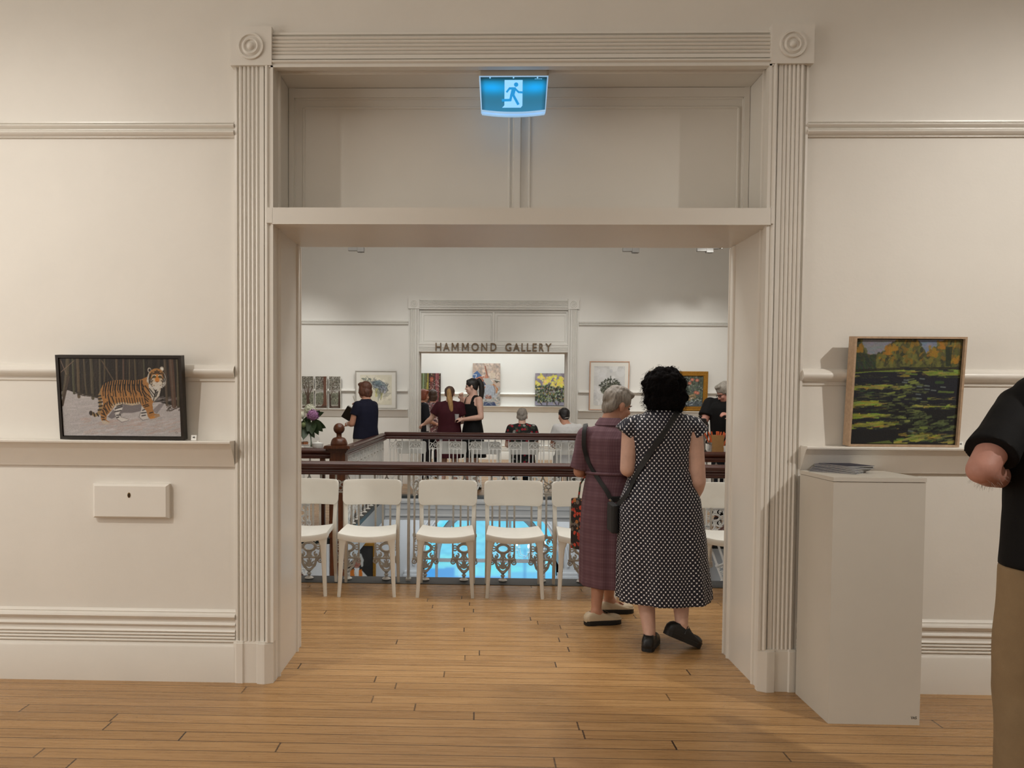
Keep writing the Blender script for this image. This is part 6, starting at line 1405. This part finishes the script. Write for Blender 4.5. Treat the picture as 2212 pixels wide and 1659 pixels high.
# ================================================================ buffet tables
def table(label, x0, x1, y0, y1, z):
    t = thing('buffet_table', label, 'table', (x0, y0, 0)); W, D = x1-x0, y1-y0
    MB().rbox(0,W,0,D,z-.03,z,.01).build('tabletop', newel_mat, t)
    for x in (.05, W-.05):
        for y in (.05, D-.05): MB().box(x-.025,x+.025,y-.025,y+.025,0,z-.03).build('leg', newel_mat, t)
    return t
table('buffet table behind the left short railing, holding the flowers', -3.05,-1.62,4.24,4.86,.90)
table('buffet table behind the right short railing, holding the coffee urn', 1.95,3.3,4.24,4.86,.90)
glass = bpy.data.materials.new('clear_glass'); glass.use_nodes = True; tt = NT(glass); bb_ = tt.n['Principled BSDF']; bb_.inputs['Roughness'].default_value = .03; bb_.inputs['Alpha'].default_value = .38; bb_.inputs['Specular IOR Level'].default_value = .8; bb_.inputs['Alpha'].default_value = .22; tt.l.new(tt.ramp(tt.noise(tt.coord(), 25, 2, .5, (6,6,1)), [(.3,(.4,.44,.42)),(.7,(.8,.82,.8))]), bb_.inputs['Base Color'])
v = thing('glass_vase', 'ribbed clear glass vase full of flowers at the left', 'vase', (-1.835,4.47,.90))
rows = []
for rr, z in ((.05,.0),(.072,.012),(.09,.05),(.094,.085),(.088,.12),(.07,.15),(.052,.17),(.050,.185),(.058,.205)):
    rows.append([(rr*(1+.02*math.cos(16*a))*math.cos(a), rr*(1+.02*math.cos(16*a))*math.sin(a), z) for a in np.linspace(0, 2*PI, 65)[:-1]])
MB().quadgrid(rows, True, True, False).build('vase_wall', glass, v, 60)
leaf_m = M('dark_green_leaf', (44,62,34), .5, .2, 20.); stem_m = M('flower_stem', (72,92,52), .6, .1, 20.)
pet_p = M('mauve_petals', (164,116,160), .7, .15, 60.); pet_w = M('white_green_petals', (206,208,188), .7, .1, 60.); pet_g = M('green_buds', (110,124,80), .7, .15, 60.)
def flower(label, head, rad, pm, leaves, n=300):
    base = Vector((-1.835,4.47,.93)); t = thing('hydrangea_stem', label, 'flower', base); h = Vector(head)-base
    mid = Vector((h.x*.2, h.y*.2, .20)); MB().tube([(h.x*-.1, h.y*-.1, 0), mid, mid.lerp(h, .6), h], .006, 6).build('stem', stem_m, t)
    m = MB().sph(h, rad*.82, 14, 10)
    for k in range(n):
        d = Vector(rng.normal(0, 1, 3)).normalized()
        if d.z < -.55: continue
        c = h+d*rad*(.85+.15*rng.random()); a = d.orthogonal().normalized(); a = (Matrix.Rotation(rng.random()*6, 3, d) @ a); b = d.cross(a); q = rad*.13
        for j in range(4):
            e = a*math.cos(j*PI/2)+b*math.sin(j*PI/2); f = a*math.cos(j*PI/2+.8)+b*math.sin(j*PI/2+.8); g = a*math.cos(j*PI/2-.8)+b*math.sin(j*PI/2-.8); o = len(m.v)
            m.v += [tuple(c), tuple(c+g*q*.7+d*q*.25), tuple(c+e*q+d*q*.2), tuple(c+f*q*.7+d*q*.25)]; m.f.append((o, o+1, o+2, o+3))
    m.build('bloom', pm, t)
    for (tip, w) in leaves:
        tip = Vector(tip)-base; st = mid.lerp(h, .25+.3*rng.random()); d = (tip-st); s = d.cross(Vector((0,1,.3))).normalized()*w; m = MB(); rows = []
        for u in np.linspace(0, 1, 9):
            k = math.sin(PI*min(1, u**.75))**.8; c = st+d*u+Vector((0,-.0,-.03*u*u)); rows.append([tuple(c-s*k+Vector((0,0,.01*k))), tuple(c+Vector((0,0,-.004))), tuple(c+s*k+Vector((0,0,.01*k)))])
        m.quadgrid(rows, False).build('leaf', leaf_m, t, 60)
flower('large mauve hydrangea at the front of the vase', (-1.800,4.40,1.275), .068, pet_p, (((-1.69,4.40,1.13),.055),((-1.72,4.38,1.36),.035),((-1.92,4.40,1.06),.045),((-1.66,4.42,1.17),.05),((-1.80,4.36,1.10),.05),((-1.86,4.37,1.13),.05),((-1.74,4.42,1.09),.045)))
flower('white hydrangea at the back of the vase', (-1.86,4.52,1.335), .065, pet_w, (((-1.95,4.5,1.22),.05),((-1.70,4.5,1.34),.035)))
flower('small pale hydrangea at the left of the vase', (-1.945,4.46,1.275), .05, pet_w, (((-2.02,4.45,1.12),.045),((-1.98,4.42,1.02),.04)), 100)
flower('green bud stem low in the vase', (-1.90,4.40,1.17), .035, pet_g, (((-1.90,4.36,1.04),.04),((-1.77,4.36,1.06),.045)), 60)
# cakes on a plate, small glass bowl
china = M('white_china', (228,228,224), .3, .01, 20.); cake_m = M('brown_cake', (124,74,40), .8, .25, 60., bump=.3); 
t = thing('cake_plate', 'white cake stand by the flower vase', 'plate', (-1.93,4.33,.90)); MB().lathe([(.045,0),(.05,.004),(.014,.012),(.012,.045),(.03,.052),(.10,.055),(.112,.064),(.108,.066),(.03,.06),(0,.06)], (0,0,0), 'z', 28).build('stand', china, t, 60)
ck = None
for i, (x, y, z, a, lab) in enumerate(((-1.985,4.33,.961,.2,'brown cake slice leftmost on the cake stand'),(-1.925,4.30,.961,-.3,'brown cake slice in the middle of the cake stand'),(-1.868,4.335,.961,.5,'brown cake slice rightmost on the cake stand'),(-1.94,4.325,.995,.9,'brown cake slice piled on top of the others'))):
    if ck is None:
        ck = thing('cake_slice', lab, 'cake', (x,y,z), a, 'cake slices on the stand'); MB().rbox(-.027,.027,-.022,.022,0,.03,.006).build('crumb', cake_m, ck); MB().rbox(-.026,.026,-.021,.021,.030,.034,.006).build('icing', M('dark_icing', (60,34,22), .5, .1, 30.), ck); c = ck
    else: c = copy_tree(ck); c.location = (x,y,z); c.rotation_euler = (0,0,a)
    c['label'] = lab
t = thing('sugar_bowl', 'small white frosted bowl beside the flower vase', 'bowl', (-1.735,4.34,.90)); MB().lathe([(.03,0),(.045,.01),(.06,.04),(.063,.075),(.058,.075),(.05,.03),(0,.012)], (0,0,0), 'z', 24).build('bowl_wall', china, t, 60); MB().lathe([(.0,.102),(.012,.098),(.01,.09),(.03,.085),(.06,.077),(0,.075)], (0,0,0), 'z', 20).build('lid', china, t, 60)
# urn, paper bag with orange sticks, cups
steel = M('polished_steel', (170,168,164), .16, .05, 8., metal=.95)
t = thing('coffee_urn', 'steel coffee urn with a black lid between the dotted dress and paper bag', 'urn', (2.425,4.55,.90)); 
MB().lathe([(.062,0),(.066,.01),(.066,.03),(.060,.035),(.060,.32),(.063,.325),(.063,.33),(0,.33)], (0,0,0), 'z', 32).build('urn_body', steel, t, 50)
MB().lathe([(.070,.0),(.072,.012),(.070,.022),(.06,.022),(0,.022)], (0,0,0), 'z', 28).build('base', black_mat, t, 50)
m = MB().lathe([(.066,.318),(.068,.33),(.066,.365),(.05,.374),(.012,.376),(.010,.386),(.022,.392),(.020,.402),(0,.404)], (0,0,0), 'z', 28); m.build('lid', black_mat, t, 50)
m = MB().box(.06,.075,-.01,.01,.30,.34).tube([(.068,0,.335),(.085,0,.30),(.083,0,.16),(.066,0,.10)], .009, 8); m.build('handle', black_mat, t, 50)
t = thing('glass_jar', 'small glass jar between the urn and the paper bag', 'jar', (2.475,4.36,.90)); MB().lathe([(.026,0),(.03,.004),(.03,.09),(.027,.095),(.027,.11),(.024,.11),(.024,.09),(.027,.008),(0,.008)], (0,0,0), 'z', 20).build('jar_wall', glass, t, 50); MB().lathe([(.029,.105),(.029,.122),(0,.123)], (0,0,0), 'z', 18).build('lid', steel, t, 50)
kraft = M('brown_kraft_paper', (150,112,66), .8, .06, 20.); oran = M('orange_stick', (206,96,50), .6, .12, 40.)
t = thing('paper_bag', 'upright brown paper bag on the right buffet table', 'paper bag', (2.555,4.38,.90))
m = MB(); h = .20; a, b = .062, .042; m.quadgrid([[(-a,-b,0),(0,-b-.003,0),(a,-b,0),(a-.006,0,0),(a,b,0),(-a,b,0),(-a+.006,0,0)],[(-a-.003,-b,h),(0,-b-.004,h),(a+.002,-b,h),(a-.014,0,h),(a,b,h),(-a,b,h),(-a+.014,0,h)],[(-a,-b+.004,h-.004),(0,-b,h-.004),(a-.003,-b+.004,h-.004),(a-.017,0,h-.004),(a-.003,b-.004,h-.004),(-a+.003,b-.004,h-.004),(-a+.017,0,h-.004)],[(-a+.004,-b+.004,.02),(0,-b,.02),(a-.003,-b+.004,.02),(a-.01,0,.02),(a-.003,b-.004,.02),(-a+.003,b-.004,.02),(-a+.01,0,.02)]]); m.build('bag_wall', kraft, t)
sp = None; k = 0
for i in range(14):
    lab = 'orange stick standing in the paper bag'
    if sp is None:
        sp = thing('orange_stick', lab, 'stick', (0,0,0), 0, 'orange sticks poking out of the paper bag'); MB().rbox(-.0065,.0065,-.005,.005,0,.215,.002).build('stick', oran, sp); q = sp
    else: q = copy_tree(sp)
    x = -.042+.084*((i % 7)/6); y = -.02 if i < 7 else .016; q.location = (2.555+x, 4.38+y, .925); q.rotation_euler = (rng.normal(0,.08), .95*x/.05*.55+rng.normal(0,.08), rng.random()*.6); q['label'] = lab
cu = None
for i, (x, y, lab) in enumerate(((2.655,4.36,'white cup touching the right door jamb in view'),(2.735,4.40,'white cup further right behind the jamb'))):
    if cu is None:
        cu = thing('white_cup', lab, 'cup', (x,y,.90), 0, 'white cups on the right table'); MB().lathe([(.026,0),(.028,.004),(.04,.03),(.047,.085),(.0445,.085),(.037,.03),(0,.01)], (0,0,0), 'z', 24).build('cup_wall', china, cu, 60); MB().tube([(.044,0,.07),(.066,0,.066),(.066,0,.035),(.04,0,.03)], .004, 8).build('handle', china, cu, 60)
    else: q = copy_tree(cu); q.location = (x,y,.90); q['label'] = lab
# chandelier of the lower room
t = thing('chandelier', 'glass chandelier with candle lights glimpsed through the railing', 'chandelier', (.87,8.55,-.36))
MB().tube([(0,0,0),(0,0,-.55)], .012, 8).build('rod', brass_mat, t); MB().lathe([(.0,-.50),(.03,-.52),(.045,-.58),(.02,-.64),(.05,-.70),(.03,-.78),(0,-.82)], (0,0,0), 'z', 16).build('hub', glass, t, 60)
bulb = bpy.data.materials.new('candle_glow'); bulb.use_nodes = True; tt = NT(bulb); bb_ = tt.n['Principled BSDF']; tt.l.new(tt.ramp(tt.noise(tt.coord(), 6), [(0,(1,.95,.85)),(1,(1,1,.95))]), bb_.inputs['Emission Color']); bb_.inputs['Emission Strength'].default_value = 5
for k in range(6):
    a = k*PI/3+.3; c, s_ = math.cos(a), math.sin(a); am = MB().tube([(0,0,-.62),(.08*c,.08*s_,-.74),(.2*c,.2*s_,-.72),(.24*c,.24*s_,-.62)], .008, 6).lathe([(.012,-.62),(.03,-.612),(.012,-.60),(.011,-.54)], (.24*c,.24*s_,0), 'z', 12); ao = am.build('arm', glass, t, 60)
    MB().sph((.24*c,.24*s_,-.515), (.014,.014,.03), 10, 8).build('bulb', bulb, ao, 180)
    m = MB()
    for q in range(5): m.sph((.24*c-.01*q*c,.24*s_-.01*q*s_,-.66-.03*q), (.007,.007,.011), 6, 4)
    m.build('pendant_drops', glass, ao)
# ================================================================ light
sc = bpy.context.scene
sc.view_settings.view_transform = 'AgX'; sc.view_settings.look = 'None'
try: sc.view_settings.view_transform = 'Standard'
except Exception: pass
sc.view_settings.exposure = 0.0
sc.cycles.max_bounces = 6; sc.cycles.diffuse_bounces = 4; sc.cycles.glossy_bounces = 3; sc.cycles.transmission_bounces = 4; sc.cycles.transparent_max_bounces = 6
sc.cycles.use_adaptive_sampling = True; sc.cycles.adaptive_threshold = .1; sc.cycles.adaptive_min_samples = 16; sc.cycles.use_denoising = True
def area(name, loc, size, energy, col, rot=(0,0,0), sy=None):
    l = bpy.data.lights.new(name, 'AREA'); l.energy = energy; l.color = col; l.shape = 'RECTANGLE'; l.size = size; l.size_y = sy or size
    o = bpy.data.objects.new(name, l); C.objects.link(o); o.location = loc; o.rotation_euler = rot; return o
def spot(name, loc, target, energy, col, ang=60, blend=.6, rad=.05):
    l = bpy.data.lights.new(name, 'SPOT'); l.energy = energy; l.color = col; l.spot_size = math.radians(ang); l.spot_blend = blend; l.shadow_soft_size = rad
    o = bpy.data.objects.new(name, l); C.objects.link(o); o.location = loc
    o.rotation_euler = (Vector(target)-Vector(loc)).to_track_quat('-Z', 'Y').to_euler(); return o
warm = (1, .957, .89); neu = (1, .97, .92); cool = (.93, .97, 1)
spot('spot_near_left', (-3.2,-2.6,3.95), (-2.0,0,.95), 205, warm, 76, 1.)
spot('spot_near_right', (4.1,-2.6,3.95), (2.6,0,.95), 345, warm, 76, 1.)
area('fill_side', (-5.2,-2.6,2.2), 3, 92, warm, (0,-PI/2,0))
area('fill_near', (.2,-3.4,4.4), 6.5, 36, warm, sy=5)
area('fill_back', (.2,-6.8,1.5), 7, 18, warm, (PI/2,0,0), 2.2)
area('hall_front_fill', (.3,1.7,5.1), 5, 135, neu, sy=1.6)  # added unseen fill, brightens the chair fronts and the floor by the doorway
area('hall_ceiling', (.2,4.6,5.1), 6, 130, neu, (0,0,0), 5)
for x, e in ((-3.2,190),(-1.2,90),(1.8,90),(3.6,200)): spot('hall_wall_spot', (x*.9,6.6,3.9), (x,9.31,1.5), e, (1,.985,.94), 62, .9)
area('gallery_ceiling', (.2,12.4,4.55), 5, 172, (.94,.98,1), (0,0,0), 4)
for x in (-1.2,.2,1.7): spot('gallery_spot', (x,12.6,4.3), (x,15,1.7), 42, (.96,.99,1), 60, .9)
area('lower_room', (.2,8.7,-.42), 4, 60, cool, (0,0,0), 1.6)
area('lower_front', (.2,3.0,-.5), 2.2, 45, cool, (math.radians(60),0,0), 1.0)
w = bpy.data.worlds.new('world'); sc.world = w; w.use_nodes = True; w.node_tree.nodes['Background'].inputs[0].default_value = (.6,.62,.65,1); w.node_tree.nodes['Background'].inputs[1].default_value = .3
